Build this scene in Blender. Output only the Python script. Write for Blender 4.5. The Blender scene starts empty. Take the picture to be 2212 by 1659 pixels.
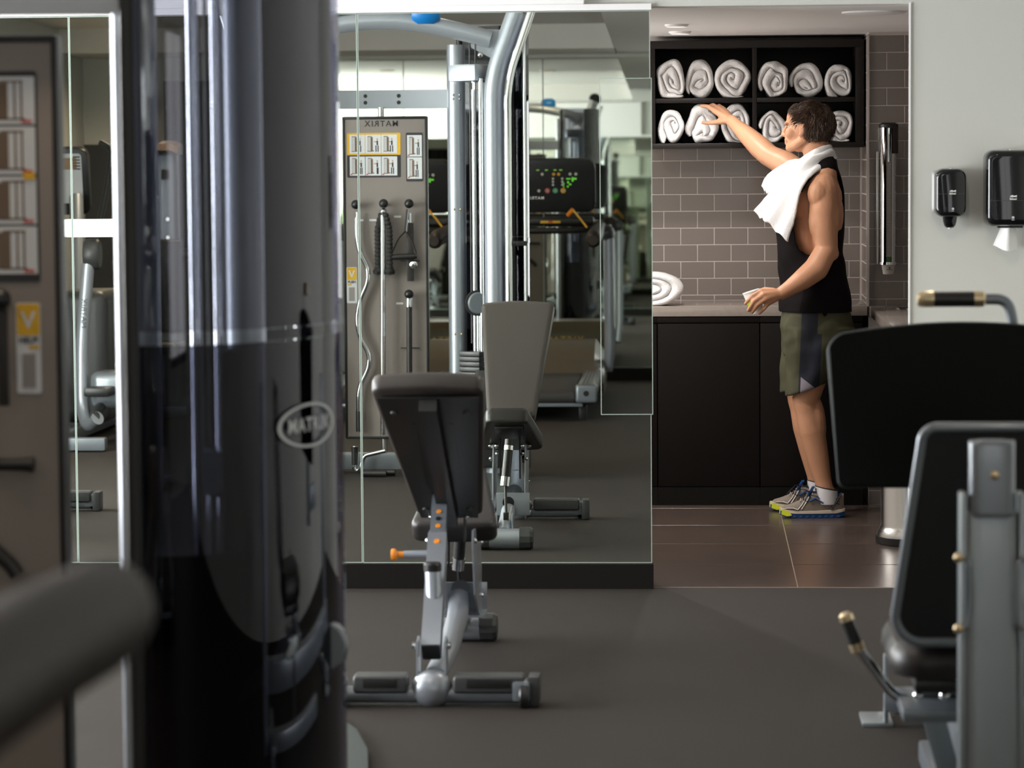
import bpy, bmesh, math, random
from mathutils import Vector as V, Matrix as Mx, noise as NZ
SC = bpy.context.scene
COL = SC.collection
PI = math.pi
random.seed(7)

# ------------------------------------------------------------------ camera
def make_camera():
    yaw, pitch, roll = 0.0625, 0.0779, 0.0079
    fw = V((-math.sin(yaw), math.cos(yaw), 0)); rt = V((math.cos(yaw), math.sin(yaw), 0)); up = V((0, 0, 1))
    F = math.cos(pitch) * fw - math.sin(pitch) * up
    U = math.sin(pitch) * fw + math.cos(pitch) * up
    R2 = math.cos(roll) * rt - math.sin(roll) * U
    U2 = math.sin(roll) * rt + math.cos(roll) * U
    cd = bpy.data.cameras.new('camera'); cam = bpy.data.objects.new('camera', cd); COL.objects.link(cam)
    m = Mx((R2, U2, -F)).transposed().to_4x4(); m.translation = V((0, 0, 1.586))
    cam.matrix_world = m
    cd.sensor_fit = 'HORIZONTAL'; cd.sensor_width = 36.0; cd.lens = 6407.2 / 2212 * 36
    cd.clip_start = 0.05; cd.clip_end = 200
    cd.dof.use_dof = True; cd.dof.focus_distance = 12.4; cd.dof.aperture_fstop = 4.6
    SC.camera = cam
make_camera()
SC.view_settings.view_transform = 'Standard'; SC.view_settings.look = 'None'
SC.view_settings.gamma = 1.0; SC.view_settings.use_curve_mapping = False
SC.view_settings.exposure = 0.0
SC.cycles.max_bounces = 14; SC.cycles.glossy_bounces = 9; SC.cycles.diffuse_bounces = 4
SC.cycles.transparent_max_bounces = 16; SC.cycles.caustics_reflective = True; SC.cycles.blur_glossy = 0.4; SC.cycles.caustics_refractive = False
SC.cycles.sample_clamp_indirect = 6.0

# ------------------------------------------------------------------ world and daylight through the windows
w = bpy.data.worlds.new('world'); SC.world = w; w.use_nodes = True
w.node_tree.nodes['Background'].inputs[0].default_value = (0.62, 0.72, 0.85, 1)
w.node_tree.nodes['Background'].inputs[1].default_value = 0.6

def area(name, loc, rot, sx, sy, power, col=(1, 1, 1)):
    ld = bpy.data.lights.new(name, 'AREA'); ld.shape = 'RECTANGLE'; ld.size = sx; ld.size_y = sy
    ld.energy = power; ld.color = col
    o = bpy.data.objects.new(name, ld); COL.objects.link(o); o.location = loc; o.rotation_euler = rot
    return o
# daylight behind the side window, on the left wall (faces +X)
area('window_daylight_side', (-4.74, 8.5, 1.3), (0, -PI/2, 0), 2.0, 3.8, 560, (0.97, 0.98, 1.0))
# daylight behind the windows in the wall behind the camera (faces +Y)
area('window_daylight_rear', (1.25, -1.45, 1.40), (PI/2, 0, 0), 2.0, 1.6, 22, (1.0, 0.97, 0.93))

# added soft light behind an invented window, unseen alcove end (faces +X)
area('window_daylight_alcove', (-1.40, 12.60, 1.50), (0, -PI/2, 0), 1.1, 1.3, 29, (1.0, 0.94, 0.87))

# ------------------------------------------------------------------ materials
MATS = {}
def lin(c):
    return tuple((x/12.92 if x <= 0.04045 else ((x+0.055)/1.055)**2.4) for x in c)
def mat(name, col, rough=0.5, metal=0.0, spec=0.5, coat=0.0, vary=None, bump=None, emit=None, sheen=0.0, sss=0.0, trans=0.0, coord='Object', alpha=1.0):
    if name in MATS: return MATS[name]
    m = bpy.data.materials.new(name); m.use_nodes = True; nt = m.node_tree; p = nt.nodes['Principled BSDF']
    c4 = (*col, 1)
    p.inputs['Base Color'].default_value = c4; p.inputs['Roughness'].default_value = rough
    p.inputs['Metallic'].default_value = metal; p.inputs['Specular IOR Level'].default_value = spec
    p.inputs['Coat Weight'].default_value = coat; p.inputs['Sheen Weight'].default_value = sheen
    p.inputs['Coat Roughness'].default_value = 0.08
    if sss: p.inputs['Subsurface Weight'].default_value = sss; p.inputs['Subsurface Radius'].default_value = (0.012, 0.005, 0.003)
    if trans: p.inputs['Transmission Weight'].default_value = trans
    if emit: p.inputs['Emission Color'].default_value = (*emit[0], 1); p.inputs['Emission Strength'].default_value = emit[1]
    m.diffuse_color = c4
    if vary or bump:
        tc = nt.nodes.new('ShaderNodeTexCoord')
    if vary:   # (scale, amount[, detail])
        n = nt.nodes.new('ShaderNodeTexNoise'); n.inputs['Scale'].default_value = vary[0]
        n.inputs['Detail'].default_value = vary[2] if len(vary) > 2 else 4
        nt.links.new(tc.outputs[coord], n.inputs['Vector'])
        mix = nt.nodes.new('ShaderNodeMix'); mix.data_type = 'RGBA'
        a = vary[1]
        mix.inputs[6].default_value = (*[max(0, x*(1-a)) for x in col], 1); mix.inputs[7].default_value = (*[min(1, x*(1+a)) for x in col], 1)
        nt.links.new(n.outputs['Fac'], mix.inputs[0]); nt.links.new(mix.outputs[2], p.inputs['Base Color'])
    if bump:   # (scale, strength[, distance])
        n2 = nt.nodes.new('ShaderNodeTexNoise'); n2.inputs['Scale'].default_value = bump[0]; n2.inputs['Detail'].default_value = 5
        nt.links.new(tc.outputs[coord], n2.inputs['Vector'])
        b = nt.nodes.new('ShaderNodeBump'); b.inputs['Strength'].default_value = bump[1]; b.inputs['Distance'].default_value = bump[2] if len(bump) > 2 else 0.01
        nt.links.new(n2.outputs['Fac'], b.inputs['Height']); nt.links.new(b.outputs['Normal'], p.inputs['Normal'])
    MATS[name] = m
    return m
def smoked(name, tint, fres=0.06):
    m = bpy.data.materials.new(name); m.use_nodes = True; nt = m.node_tree
    for n in list(nt.nodes): nt.nodes.remove(n)
    out = nt.nodes.new('ShaderNodeOutputMaterial'); mx = nt.nodes.new('ShaderNodeMixShader')
    tr = nt.nodes.new('ShaderNodeBsdfTransparent'); gl = nt.nodes.new('ShaderNodeBsdfGlossy')
    tr.inputs['Color'].default_value = (*tint, 1); gl.inputs['Roughness'].default_value = 0.02
    gl.inputs['Color'].default_value = (0.95, 0.95, 1, 1)
    fr = nt.nodes.new('ShaderNodeFresnel'); fr.inputs['IOR'].default_value = 1.5
    nt.links.new(fr.outputs[0], mx.inputs[0]); nt.links.new(tr.outputs[0], mx.inputs[1]); nt.links.new(gl.outputs[0], mx.inputs[2])
    nt.links.new(mx.outputs[0], out.inputs['Surface']); m.diffuse_color = (*tint, 0.5)
    MATS[name] = m
    return m

M_WALL = mat('wall_paint', (0.585, 0.590, 0.545), 0.55, vary=(1.3, 0.03), bump=(220, 0.04, 0.002))
M_WHITE = mat('white_paint', (0.86, 0.85, 0.84), 0.5, vary=(1.0, 0.02))
M_CEIL = mat('ceiling_paint', (0.74, 0.72, 0.69), 0.6, vary=(0.8, 0.02))
M_RUB = mat('rubber_floor', (0.039, 0.034, 0.0305), 0.66, spec=0.10, vary=(300, 0.30, 3), bump=(420, 0.35, 0.003))
M_FTILE = mat('floor_tile', (0.080, 0.058, 0.048), 0.26, vary=(5, 0.22, 6), bump=(60, 0.05, 0.002))
M_GROUT_D = mat('floor_grout', (0.36, 0.27, 0.21), 0.8)
M_WTILE = mat('wall_tile_glaze', (0.172, 0.145, 0.128), 0.20, spec=0.5, vary=(3.1, 0.10), bump=(26, 0.06, 0.003), coord='Object')
M_GROUT = mat('wall_grout', (0.46, 0.41, 0.385), 0.85)
M_MIRROR = mat('mirror_silver', (0.815, 0.845, 0.785), 0.0, 1.0)
M_MIRROR2 = mat('mirror_silver_hazy', (0.86, 0.91, 0.86), 0.012, 1.0)
M_GEDGE = mat('glass_edge', (0.40, 0.48, 0.42), 0.2, emit=None)
M_BASE = mat('black_baseboard', (0.009, 0.008, 0.007), 0.5, spec=0.10)
M_SILVER = mat('silver_powder_coat', (0.36, 0.39, 0.43), 0.34, 0.55, coat=0.25, bump=(900, 0.03, 0.001))
M_GREY = mat('grey_powder_coat', (0.20, 0.225, 0.25), 0.32, 0.35, coat=0.4)
M_DGREY = mat('dark_grey_plastic', (0.045, 0.047, 0.048), 0.42, bump=(700, 0.05, 0.001))
M_BLACK = mat('black_plastic', (0.012, 0.012, 0.012), 0.38)
M_GLOSSB = mat('gloss_black_plastic', (0.004, 0.004, 0.005), 0.09, spec=0.4, coat=0.15)
M_VINYL = mat('black_vinyl', (0.022, 0.019, 0.018), 0.40, spec=0.5, bump=(500, 0.10, 0.0015))
M_VINYLG = mat('grey_brown_vinyl', (0.045, 0.038, 0.033), 0.38, bump=(600, 0.10, 0.0015))
M_CHROME = mat('chrome', (0.82, 0.84, 0.85), 0.06, 1.0)
M_STEEL = mat('brushed_steel', (0.62, 0.60, 0.58), 0.22, 1.0, bump=(60, 0.03, 0.001))
M_GOLD = mat('pale_gold_cap', (0.72, 0.58, 0.36), 0.30, 0.85)
M_ORANGE = mat('orange_plastic', (0.85, 0.27, 0.02), 0.4)
M_CAB = mat('black_cabinet_laminate', (0.008, 0.0065, 0.006), 0.5, spec=0.10, vary=(20, 0.15), bump=(180, 0.03, 0.001))
M_SHELF = mat('black_shelf_wood', (0.014, 0.011, 0.010), 0.35, spec=0.25)
M_STONE = mat('counter_stone', (0.30, 0.255, 0.225), 0.16, vary=(45, 0.14, 6))
M_TOWEL = mat('white_terry', (0.90, 0.885, 0.885), 0.95, spec=0.1, sheen=0.5, bump=(300, 0.8, 0.006))
M_PAPER = mat('white_paper', (0.82, 0.82, 0.80), 0.8, spec=0.2)
M_PANEL = mat('taupe_panel', (0.235, 0.205, 0.185), 0.45, vary=(2, 0.03))
M_DWALL = mat('dark_wainscot', (0.030, 0.033, 0.035), 0.5)
M_WARM = mat('warm_lamp_glass', (0.9, 0.8, 0.6), 0.4, emit=((1.0, 0.72, 0.38), 9.0))
M_COOL = mat('white_lamp_glass', (0.9, 0.9, 0.9), 0.4, emit=((1.0, 0.95, 0.88), 14.0))

# ------------------------------------------------------------------ mesh helpers
def rounded(w_, h_, r, n=5):
    pts = []
    for cx, cy, a0 in ((w_/2-r, h_/2-r, 0), (-w_/2+r, h_/2-r, PI/2), (-w_/2+r, -h_/2+r, PI), (w_/2-r, -h_/2+r, 1.5*PI)):
        for k in range(n+1):
            a = a0 + PI/2*k/n
            pts.append((cx + r*math.cos(a), cy + r*math.sin(a)))
    return pts
def fillet(pts, r, n=6):
    P = [V(p) for p in pts]; out = [P[0]]
    for i in range(1, len(P)-1):
        a, b, c = P[i-1], P[i], P[i+1]
        u = (a-b); v = (c-b); ru = min(r, u.length*0.48, v.length*0.48)
        p0 = b + u.normalized()*ru; p1 = b + v.normalized()*ru
        for k in range(n+1):
            t = k/n
            out.append(p0*(1-t)**2 + b*2*t*(1-t) + p1*t*t)
    out.append(P[-1])
    return out
def frame(o, x, z):   # matrix with local x along x, local z along z
    x = V(x).normalized(); z = V(z).normalized(); y = z.cross(x).normalized(); x = y.cross(z)
    m = Mx((x, y, z)).transposed().to_4x4(); m.translation = V(o)
    return m

class MB:
    def __init__(s): s.b = bmesh.new()
    def _bev(s, verts, bev, seg=2):
        if bev > 0:
            es = set()
            for v in verts:
                for e in v.link_edges: es.add(e)
            bmesh.ops.bevel(s.b, geom=list(es), offset=bev, segments=seg, affect='EDGES', profile=0.6, clamp_overlap=True)
    def box(s, c, d, bev=0.0, rot=None, seg=2):
        m = Mx.Translation(V(c)) @ ((rot.to_4x4()) if rot is not None else Mx.Identity(4)) @ Mx.Diagonal((*d, 1))
        r = bmesh.ops.create_cube(s.b, size=1.0, matrix=m); s._bev(r['verts'], bev, seg); return s
    def prism(s, poly, depth, m=None, bev=0.0, seg=2, taper=1.0):
        m = m or Mx.Identity(4)
        a = [s.b.verts.new(m @ V((x, y, 0))) for x, y in poly]; b = [s.b.verts.new(m @ V((x*taper, y*taper, depth))) for x, y in poly]
        n = len(poly); f1 = s.b.faces.new(a[::-1]); f2 = s.b.faces.new(b)
        for i in range(n): s.b.faces.new((a[i], a[(i+1) % n], b[(i+1) % n], b[i]))
        if bev > 0:
            es = list(f1.edges) + list(f2.edges)
            bmesh.ops.bevel(s.b, geom=es, offset=bev, segments=seg, affect='EDGES', profile=0.6, clamp_overlap=True)
        return s
    def loft(s, rings, close=True, cap=True):
        R = [[s.b.verts.new(V(p)) for p in r] for r in rings]; n = len(R[0])
        for i in range(len(R)-1):
            for j in range(n if close else n-1):
                s.b.faces.new((R[i][j], R[i][(j+1) % n], R[i+1][(j+1) % n], R[i+1][j]))
        if cap and close:
            s.b.faces.new(R[0][::-1]); s.b.faces.new(R[-1])
        return s
    def tube(s, pts, r, n=12, cap=True, sq=1.0):
        P = [V(p) for p in pts]; rings = []
        rr = r if isinstance(r, (list, tuple)) else [r]*len(P)
        t = (P[1]-P[0]).normalized(); nrm = t.orthogonal().normalized()
        if abs(t.z) < 0.9: nrm = t.cross(V((0, 0, 1))).normalized()
        for i, p in enumerate(P):
            if i == 0: t2 = (P[1]-P[0]).normalized()
            elif i == len(P)-1: t2 = (P[-1]-P[-2]).normalized()
            else: t2 = ((P[i+1]-p).normalized() + (p-P[i-1]).normalized()).normalized()
            nrm = (nrm - t2*nrm.dot(t2)).normalized(); bn = t2.cross(nrm)
            rings.append([p + (nrm*math.cos(2*PI*k/n) + bn*math.sin(2*PI*k/n)*sq)*rr[i] for k in range(n)])
        return s.loft(rings, True, cap)
    def cyl(s, a, b, r, r2=None, n=16):
        return s.tube([a, b], [r, r if r2 is None else r2], n)
    def lathe(s, prof, m=None, n=24, a0=0.0, a1=2*PI):
        m = m or Mx.Identity(4); full = abs(a1-a0-2*PI) < 1e-6
        k = n if full else n+1
        rings = [[m @ V((r*math.cos(a0+(a1-a0)*j/n), r*math.sin(a0+(a1-a0)*j/n), z)) for j in range(k)] for r, z in prof]
        return s.loft(rings, full, full)
    def ball(s, c, r, u=14, v=10, rot=None):
        rr = r if isinstance(r, (tuple, list)) else (r, r, r)
        m = Mx.Translation(V(c)) @ (rot.to_4x4() if rot is not None else Mx.Identity(4)) @ Mx.Diagonal((*rr, 1))
        bmesh.ops.create_uvsphere(s.b, u_segments=u, v_segments=v, radius=1.0, matrix=m); return s
    def sheet(s, grid, thick=0.0):
        R = [[s.b.verts.new(V(p)) for p in r] for r in grid]
        for i in range(len(R)-1):
            for j in range(len(R[0])-1): s.b.faces.new((R[i][j], R[i][j+1], R[i+1][j+1], R[i+1][j]))
        if thick: 
            s.b.normal_update()
            bmesh.ops.solidify(s.b, geom=list(s.b.faces), thickness=thick)
        return s
    def build(s, name, m, parent=None, ang=35, fixn=True):
        if fixn: bmesh.ops.recalc_face_normals(s.b, faces=s.b.faces)
        me = bpy.data.meshes.new(name); s.b.to_mesh(me); s.b.free()
        if ang is not None:
            me.shade_smooth(); me.set_sharp_from_angle(angle=math.radians(ang))
        me.materials.append(m)
        o = bpy.data.objects.new(name, me); COL.objects.link(o)
        if parent is not None: o.parent = parent
        return o
def tag(o, label=None, cat=None, group=None, kind=None):
    if label: o['label'] = label
    if cat: o['category'] = cat
    if group: o['group'] = group
    if kind: o['kind'] = kind
    return o
def thing(name, label, cat, loc=(0, 0, 0), rz=0.0, group=None):
    o = bpy.data.objects.new(name, None); COL.objects.link(o); o.location = loc; o.rotation_euler = (0, 0, rz)
    o.empty_display_size = 0.1
    return tag(o, label, cat, group)
def copy_tree(o, parent=None):
    c = o.copy(); COL.objects.link(c); c.parent = parent
    for ch in o.children: copy_tree(ch, c)
    return c
def inst(me, name, loc, parent=None, rot=(0, 0, 0), scale=None):
    o = bpy.data.objects.new(name, me); COL.objects.link(o); o.location = loc; o.rotation_euler = rot
    if scale: o.scale = scale
    if parent is not None: o.parent = parent
    return o
def text(name, s, size, m, mat_, parent, ext=0.0008, align='CENTER', bold=0.0, shear=0.0, space=1.0):
    cu = bpy.data.curves.new(name, 'FONT'); cu.body = s; cu.size = size; cu.align_x = align; cu.align_y = 'CENTER'
    cu.extrude = ext; cu.offset = bold; cu.shear = shear; cu.space_character = space; cu.resolution_u = 3
    tmp = bpy.data.objects.new(name, cu); COL.objects.link(tmp)
    dg = bpy.context.evaluated_depsgraph_get()
    me = bpy.data.meshes.new_from_object(tmp.evaluated_get(dg)); bpy.data.objects.remove(tmp); bpy.data.curves.remove(cu)
    me.name = name; me.materials.clear(); me.materials.append(mat_)
    me.transform(m)
    o = bpy.data.objects.new(name, me); COL.objects.link(o)
    if parent is not None: o.parent = parent
    return o
def plane_m(o, right, up):   # local x=right, y=up, z=out
    r = V(right).normalized(); u = V(up).normalized(); n = r.cross(u)
    m = Mx((r, u, n)).transposed().to_4x4(); m.translation = V(o)
    return m
# ================================================================== the room
YW, YC, YB = 10.743, 13.28, 13.84
def struct(name, mb, m, label, parent=None):
    o = mb.build(name, m, parent, ang=None)
    return tag(o, label, kind='structure')
struct('floor', MB().box((-1.1, 4.66, -0.05), (7.2, 12.16, 0.1)), M_RUB, 'dark speckled rubber gym floor')
struct('wall_left', MB().box((-4.65, 2.6, 1.35), (0.1, 8.0, 2.8)).box((-4.65, 10.65, 1.35), (0.1, 0.42, 2.8)).box((-4.65, 8.52, 0.1), (0.1, 3.85, 0.4)).box((-4.65, 8.52, 2.55), (0.1, 3.85, 0.5)), M_WALL, 'grey painted side wall with tall window opening')
struct('wall_right', MB().box((2.45, 4.7, 1.35), (0.1, 12.2, 2.8)), M_WALL, 'grey painted side wall of the gym')
wb = struct('wall_back', MB().box((-2.2, -1.36, 1.35), (4.8, 0.12, 2.8)).box((2.38, -1.36, 1.35), (0.16, 0.12, 2.8)).box((1.25, -1.36, 0.27), (2.1, 0.12, 0.66)).box((1.25, -1.36, 2.45), (2.1, 0.12, 0.5)), M_WALL, 'grey painted back wall with a wide window, opposite the mirrors')
wf = struct('wall_front', MB().box((-2.39, 10.81, 1.35), (4.44, 0.1, 2.8)), M_WALL, 'partition wall carrying the tall mirrors')
wfr = struct('wall_front_right', MB().box((1.585, 10.8, 1.05), (1.635, 0.115, 2.11)).box((1.12, 10.8, 2.43), (2.6, 0.115, 0.65)), M_WALL, 'pale grey green wall beside the towel alcove')
# ceiling: low soffit round a raised tray
struct('ceiling', MB().box((0.96, 4.7, 2.56), (2.88, 12.2, 0.12)).box((-2.56, -0.9, 2.56), (4.14, 1.0, 0.12)).box((-2.56, 10.3, 2.56), (4.14, 0.9, 0.12))
       .box((-2.56, 4.73, 2.74), (4.4, 10.6, 0.12)).box((-2.56, -0.43, 2.60), (4.14, 0.08, 0.195)).box((-2.56, 9.88, 2.60), (4.14, 0.08, 0.195)).box((-0.45, 4.73, 2.60), (0.08, 10.3, 0.195)), M_CEIL, 'white ceiling with raised rectangular tray')
struct('baseboard_front', MB().box((-2.38, 10.725, 0.0455), (4.44, 0.05, 0.091)), M_BASE, 'tall black skirting under the mirrors')
struct('baseboard_back', MB().box((-2.35, -1.285, 0.05), (4.5, 0.03, 0.1)), M_BASE, 'black skirting under the opposite mirrors')
struct('trim_1', MB().box((-2.38, 10.74, 2.104), (4.44, 0.03, 0.022)), M_WHITE, 'white strip along the top of the mirrors')
struct('trim_2', MB().box((-2.50, 10.735, 2.305), (4.2, 0.05, 0.38), 0.004), M_WHITE, 'white bulkhead panel above the mirrors')
struct('trim_3', MB().box((-3.9, -1.29, 0.92), (1.4, 0.02, 1.84)), M_DWALL, 'dark lower wall panel opposite the mirrors')
# side window and rear window frames with mullions
def window(n, c, w_, h_, axis, cols, label):
    ax = V((0, 1, 0)) if axis == 'Y' else V((1, 0, 0)); nn = V((1, 0, 0)) if axis == 'Y' else V((0, 1, 0))
    root = bpy.data.objects.new('window_%d' % n, None); COL.objects.link(root); root.location = c; tag(root, label, kind='structure')
    def bar(name, off, dz, lw, lh):
        d = V((0.07, 0.07, lh)) if False else (ax*lw + nn*0.07 + V((0, 0, lh)))
        return MB().box(ax*off + V((0, 0, dz)), d, 0.004).build(name, M_DGREY, root)
    for s in (-1, 1):
        bar('frame_side', s*(w_/2-0.02), 0, 0.05, h_); bar('frame_rail', 0, s*(h_/2-0.02), w_, 0.05)
    for k in range(1, cols): bar('mullion', -w_/2+w_*k/cols, 0, 0.05, h_)
window(1, (-4.66, 8.52, 1.30), 3.84, 2.0, 'Y', 3, 'tall side window with dark mullions')
window(2, (1.25, -1.36, 1.40), 2.1, 1.6, 'X', 2, 'wide rear window with dark mullions')

window(3, (-1.35, 12.6, 1.50), 1.3, 1.1, 'Y', 1, 'small window at the hidden end of the alcove')  # invented window, frames the added alcove light
# mirrors
def mirror(name, x0, x1, z0, z1, y, face, label, group, m=M_MIRROR, t=0.006):
    root = thing(name, label, 'mirror', ((x0+x1)/2, y, z0), 0, group)
    root.rotation_euler = (-0.007, 0, 0.005) if face < 0 else (0, 0, 0)   # hung slightly out of plumb
    w_, h_ = x1-x0-0.003, z1-z0
    e = 0.0026
    MB().box((0, 0, h_/2), (w_-2*e, t, h_-2*e)).build('silvered_glass', m, root, ang=None)
    b = MB()
    for s in (-1, 1):
        b.box((s*(w_/2-e/2), 0, h_/2), (e, t, h_)); b.box((0, 0, h_/2+s*(h_/2-e/2)), (w_-2*e, t, e))
    b.build('polished_edge', M_GEDGE, root, ang=None)
    return root
xs = [-3.34, -2.2775, -1.2237, -0.1641]
lb = ['tall wall mirror sheet at the far left, behind the cable machine panel', 'tall wall mirror sheet behind the cable machine tower', 'tall wall mirror sheet at the alcove, reflecting the bench']
for k in range(3):
    mirror('wall_mirror', xs[k], xs[k+1], 0.0915, 2.0915, 10.7295, -1, lb[k], 'tall mirrors on the front wall')
mirror('mirror_patch', -0.3500, -0.1580, 0.634, 1.850, 10.7275, -1, 'smaller mirror pane fixed over the right edge of the mirror beside the alcove', None, M_MIRROR2, 0.005)
xb = [-3.2, -2.12, -1.05, -0.10]
for k in range(3):
    mirror('opposite_mirror', xb[k], xb[k+1], 0.1, 2.475, -1.294, 1, ['opposite wall mirror sheet nearest the window side, seen in reflection', 'middle sheet of the opposite wall mirrors behind the treadmills, seen in reflection', 'opposite wall mirror sheet by the open end, seen in reflection'][k], 'mirrors on the opposite wall')

# ---------------- alcove shell
aw = struct('wall_alcove_back', MB().box((0.1, 13.89, 1.08), (2.9, 0.08, 2.16)), M_GROUT, 'grey subway tiled back wall of the alcove')
ap = struct('wall_alcove_pillar', MB().box((1.135, 13.565, 1.08), (0.742, 0.56, 2.16)), M_GROUT, 'grey subway tiled pillar at the alcove corner')
aj = struct('wall_alcove_jamb', MB().box((0.7705, 10.8, 1.055), (0.006, 0.113, 2.1)), M_GROUT, 'grey tiled jamb of the alcove opening')
struct('wall_alcove_left', MB().box((-1.35, 11.40, 1.08), (0.1, 1.1, 2.16)).box((-1.35, 13.58, 1.08), (0.1, 0.66, 2.16)).box((-1.35, 12.6, 0.475), (0.1, 1.31, 0.95)).box((-1.35, 12.6, 2.10), (0.1, 1.31, 0.11)), M_WHITE, 'hidden end wall of the alcove with a small window')  # opening added to let the alcove light in
struct('wall_alcove_right', MB().box((1.55, 12.35, 1.08), (0.1, 3.0, 2.16)), mat('alcove_side_paint', (0.16, 0.14, 0.13), 0.4), 'end wall of the alcove behind the side counter')
ac = struct('ceiling_alcove', MB().box((0.1, 12.378, 2.15), (2.9, 3.03, 0.09)), M_WHITE, 'white low ceiling of the alcove')
struct('trim_4', MB().box((0.7635, 10.742, 1.055), (0.006, 0.012, 2.108)), M_WHITE, 'white corner bead on the alcove jamb')
struct('trim_5', MB().box((0.758, 13.276, 1.49), (0.010, 0.012, 1.2)), M_GROUT, 'pale corner bead of the tiled pillar')
# tiles: one mesh per size, an object for each tile
TM = {}
def tile_mesh(w_, h_, m, th=0.0026, ch=0.0012):
    key = (round(w_, 4), round(h_, 4), m.name)
    if key not in TM:
        b = MB(); a, c = w_/2, h_/2
        r0 = [(-a, 0, -c), (a, 0, -c), (a, 0, c), (-a, 0, c)]; r1 = [(-a, -th+ch, -c), (a, -th+ch, -c), (a, -th+ch, c), (-a, -th+ch, c)]
        r2 = [(-a+ch, -th, -c+ch), (a-ch, -th, -c+ch), (a-ch, -th, c-ch), (-a+ch, -th, c-ch)]
        b.loft([r0, r1, r2])
        bmesh.ops.recalc_face_normals(b.b, faces=b.b.faces)
        me = bpy.data.meshes.new('tile'); b.b.to_mesh(me); b.b.free(); me.materials.append(m); TM[key] = me
    return TM[key]
G = 0.0042
def tile(parent, x0, x1, z0, z1, y, rz=0.0, xc=None, m=M_WTILE):
    w_, h_ = x1-x0-G, z1-z0-G
    me = tile_mesh(w_, h_, m)
    loc = ((x0+x1)/2, y, (z0+z1)/2) if xc is None else (xc, y, (z0+z1)/2)
    o = inst(me, 'tile', loc, parent, (random.uniform(-.004, .004), 0, rz+random.uniform(-.004, .004)))
    return o
T = 0.078; TW = 0.156
lines = [1.5407-T*n for n in range(-1, 9)] + [0.8925]
for i in range(len(lines)-1):
    z1, z0 = lines[i], lines[i+1]
    off = -0.0745 if i % 2 else 0.0035
    x = off - 5*TW
    while x < 0.757:
        a, b = max(x, -0.80), min(x+TW, 0.757)
        if b-a > 0.012 and b > -0.5: tile(aw, a, b, z0, z1, 13.851)
        x += TW
zl = [2.0915] + [2.0145-T*n for n in range(0, 27)]
for i in range(len(zl)-1):
    z1, z0 = zl[i], max(zl[i+1], 0.0)
    if z1 < 0.87 and z0 > 0.30: continue
    x = 0.764 - (0 if i % 2 == 0 else TW/2)
    while x < 1.10:
        a, b = max(x, 0.764), x+TW
        if b-a > 0.012: tile(ap, a, b, z0, z1, 13.286)
        x += TW
for i in range(-7, len(lines)-1):   # side of the pillar, facing -X
    z1, z0 = (lines[i], lines[i+1]) if i >= 0 else (1.6187-T*i, 1.6187-T*(i+1))
    if z1 > 2.1: z1 = 2.1
    for a, b in (((13.285, 13.44), (13.44, 13.596), (13.596, 13.752), (13.752, 13.84)) if i % 2 else ((13.285, 13.362), (13.362, 13.518), (13.518, 13.674), (13.674, 13.83))):
        me = tile_mesh(b-a-G, z1-z0-G, M_WTILE)
        inst(me, 'tile', (0.766, (a+b)/2, (z0+z1)/2), ap, (0, 0, -PI/2))
for n in range(-1, 26):             # jamb, facing -X
    z1, z0 = min(1.9609-T*n, 2.1), max(1.9609-T*(n+1), 0.0)
    me = tile_mesh(0.105, z1-z0-G, M_WTILE)
    inst(me, 'tile', (0.7695, 10.8035, (z0+z1)/2), aj, (0, 0, -PI/2))
# alcove floor of large tiles
af = struct('floor_alcove', MB().box((0.1, 12.3, -0.053), (2.9, 3.11, 0.1)), M_GROUT_D, 'brown porcelain tiled floor of the alcove')
for i in range(-2, 3):
    for j in range(5):
        x0, x1 = max(0.3643+0.6*i, -1.3), min(0.3643+0.6*(i+1), 1.5); y0, y1 = YW+0.006+0.6*j, min(YW+0.6*(j+1), 13.8)
        o = MB().box(((x0+x1)/2, (y0+y1)/2, -0.0045), (x1-x0-0.004, y1-y0-0.004, 0.009), 0.0012, seg=1).build('floor_tile', M_FTILE, af, ang=None)
# strip of metal where rubber meets tile
struct('trim_6', MB().box((0.30, YW+0.001, -0.002), (0.93, 0.004, 0.005)), M_GROUT_D, 'thin joint between rubber floor and tiles')

# alcove downlights
def downlight(loc, r, power, label, warm=False, spot=1.2, group='recessed downlights in the alcove ceiling', col=(1, .95, .90)):
    root = thing('downlight', label, 'downlight', loc, 0, group)
    MB().lathe([(r*1.35, 0.004), (r*1.35, -0.004), (r*1.12, -0.010), (r, -0.006), (r*0.98, 0.004)], n=28).build('trim_ring', M_WHITE, root)
    MB().lathe([(0.0005, -0.004), (r*0.95, -0.004), (r*0.95, 0.002), (0.0005, 0.002)], n=24).build('lamp_glass', M_WARM if warm else M_COOL, root)
    if power:
        ld = bpy.data.lights.new('downlight_beam', 'SPOT'); ld.energy = power; ld.spot_size = spot; ld.spot_blend = 0.7; ld.shadow_soft_size = r*0.8; ld.color = col
        o = bpy.data.objects.new('downlight_beam', ld); COL.objects.link(o); o.parent = root; o.location = (0, 0, -0.02)
    return root
downlight((-0.08, 12.28, 2.104), 0.036, 18, 'recessed round downlight in the alcove ceiling, nearer the opening', spot=3.05)
downlight((-0.07, 13.02, 2.104), 0.036, 25, 'recessed round downlight in the alcove ceiling, nearer the towel shelf', spot=2.5)
downlight((-0.55, 11.95, 2.104), 0.036, 62, 'recessed round downlight in the alcove ceiling, hidden behind the mirror edge', spot=3.05)  # extra lamp out of view, added to brighten the shelf towels
tag(MB().lathe([(0.12, 0.004), (0.12, -0.003), (0.112, -0.006), (0.02, -0.006)], Mx.Translation((0.67, 11.35, 2.103)), 36).build('ceiling_speaker', M_WHITE), 'flat white round cover in the alcove ceiling near the jamb', 'speaker')
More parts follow.
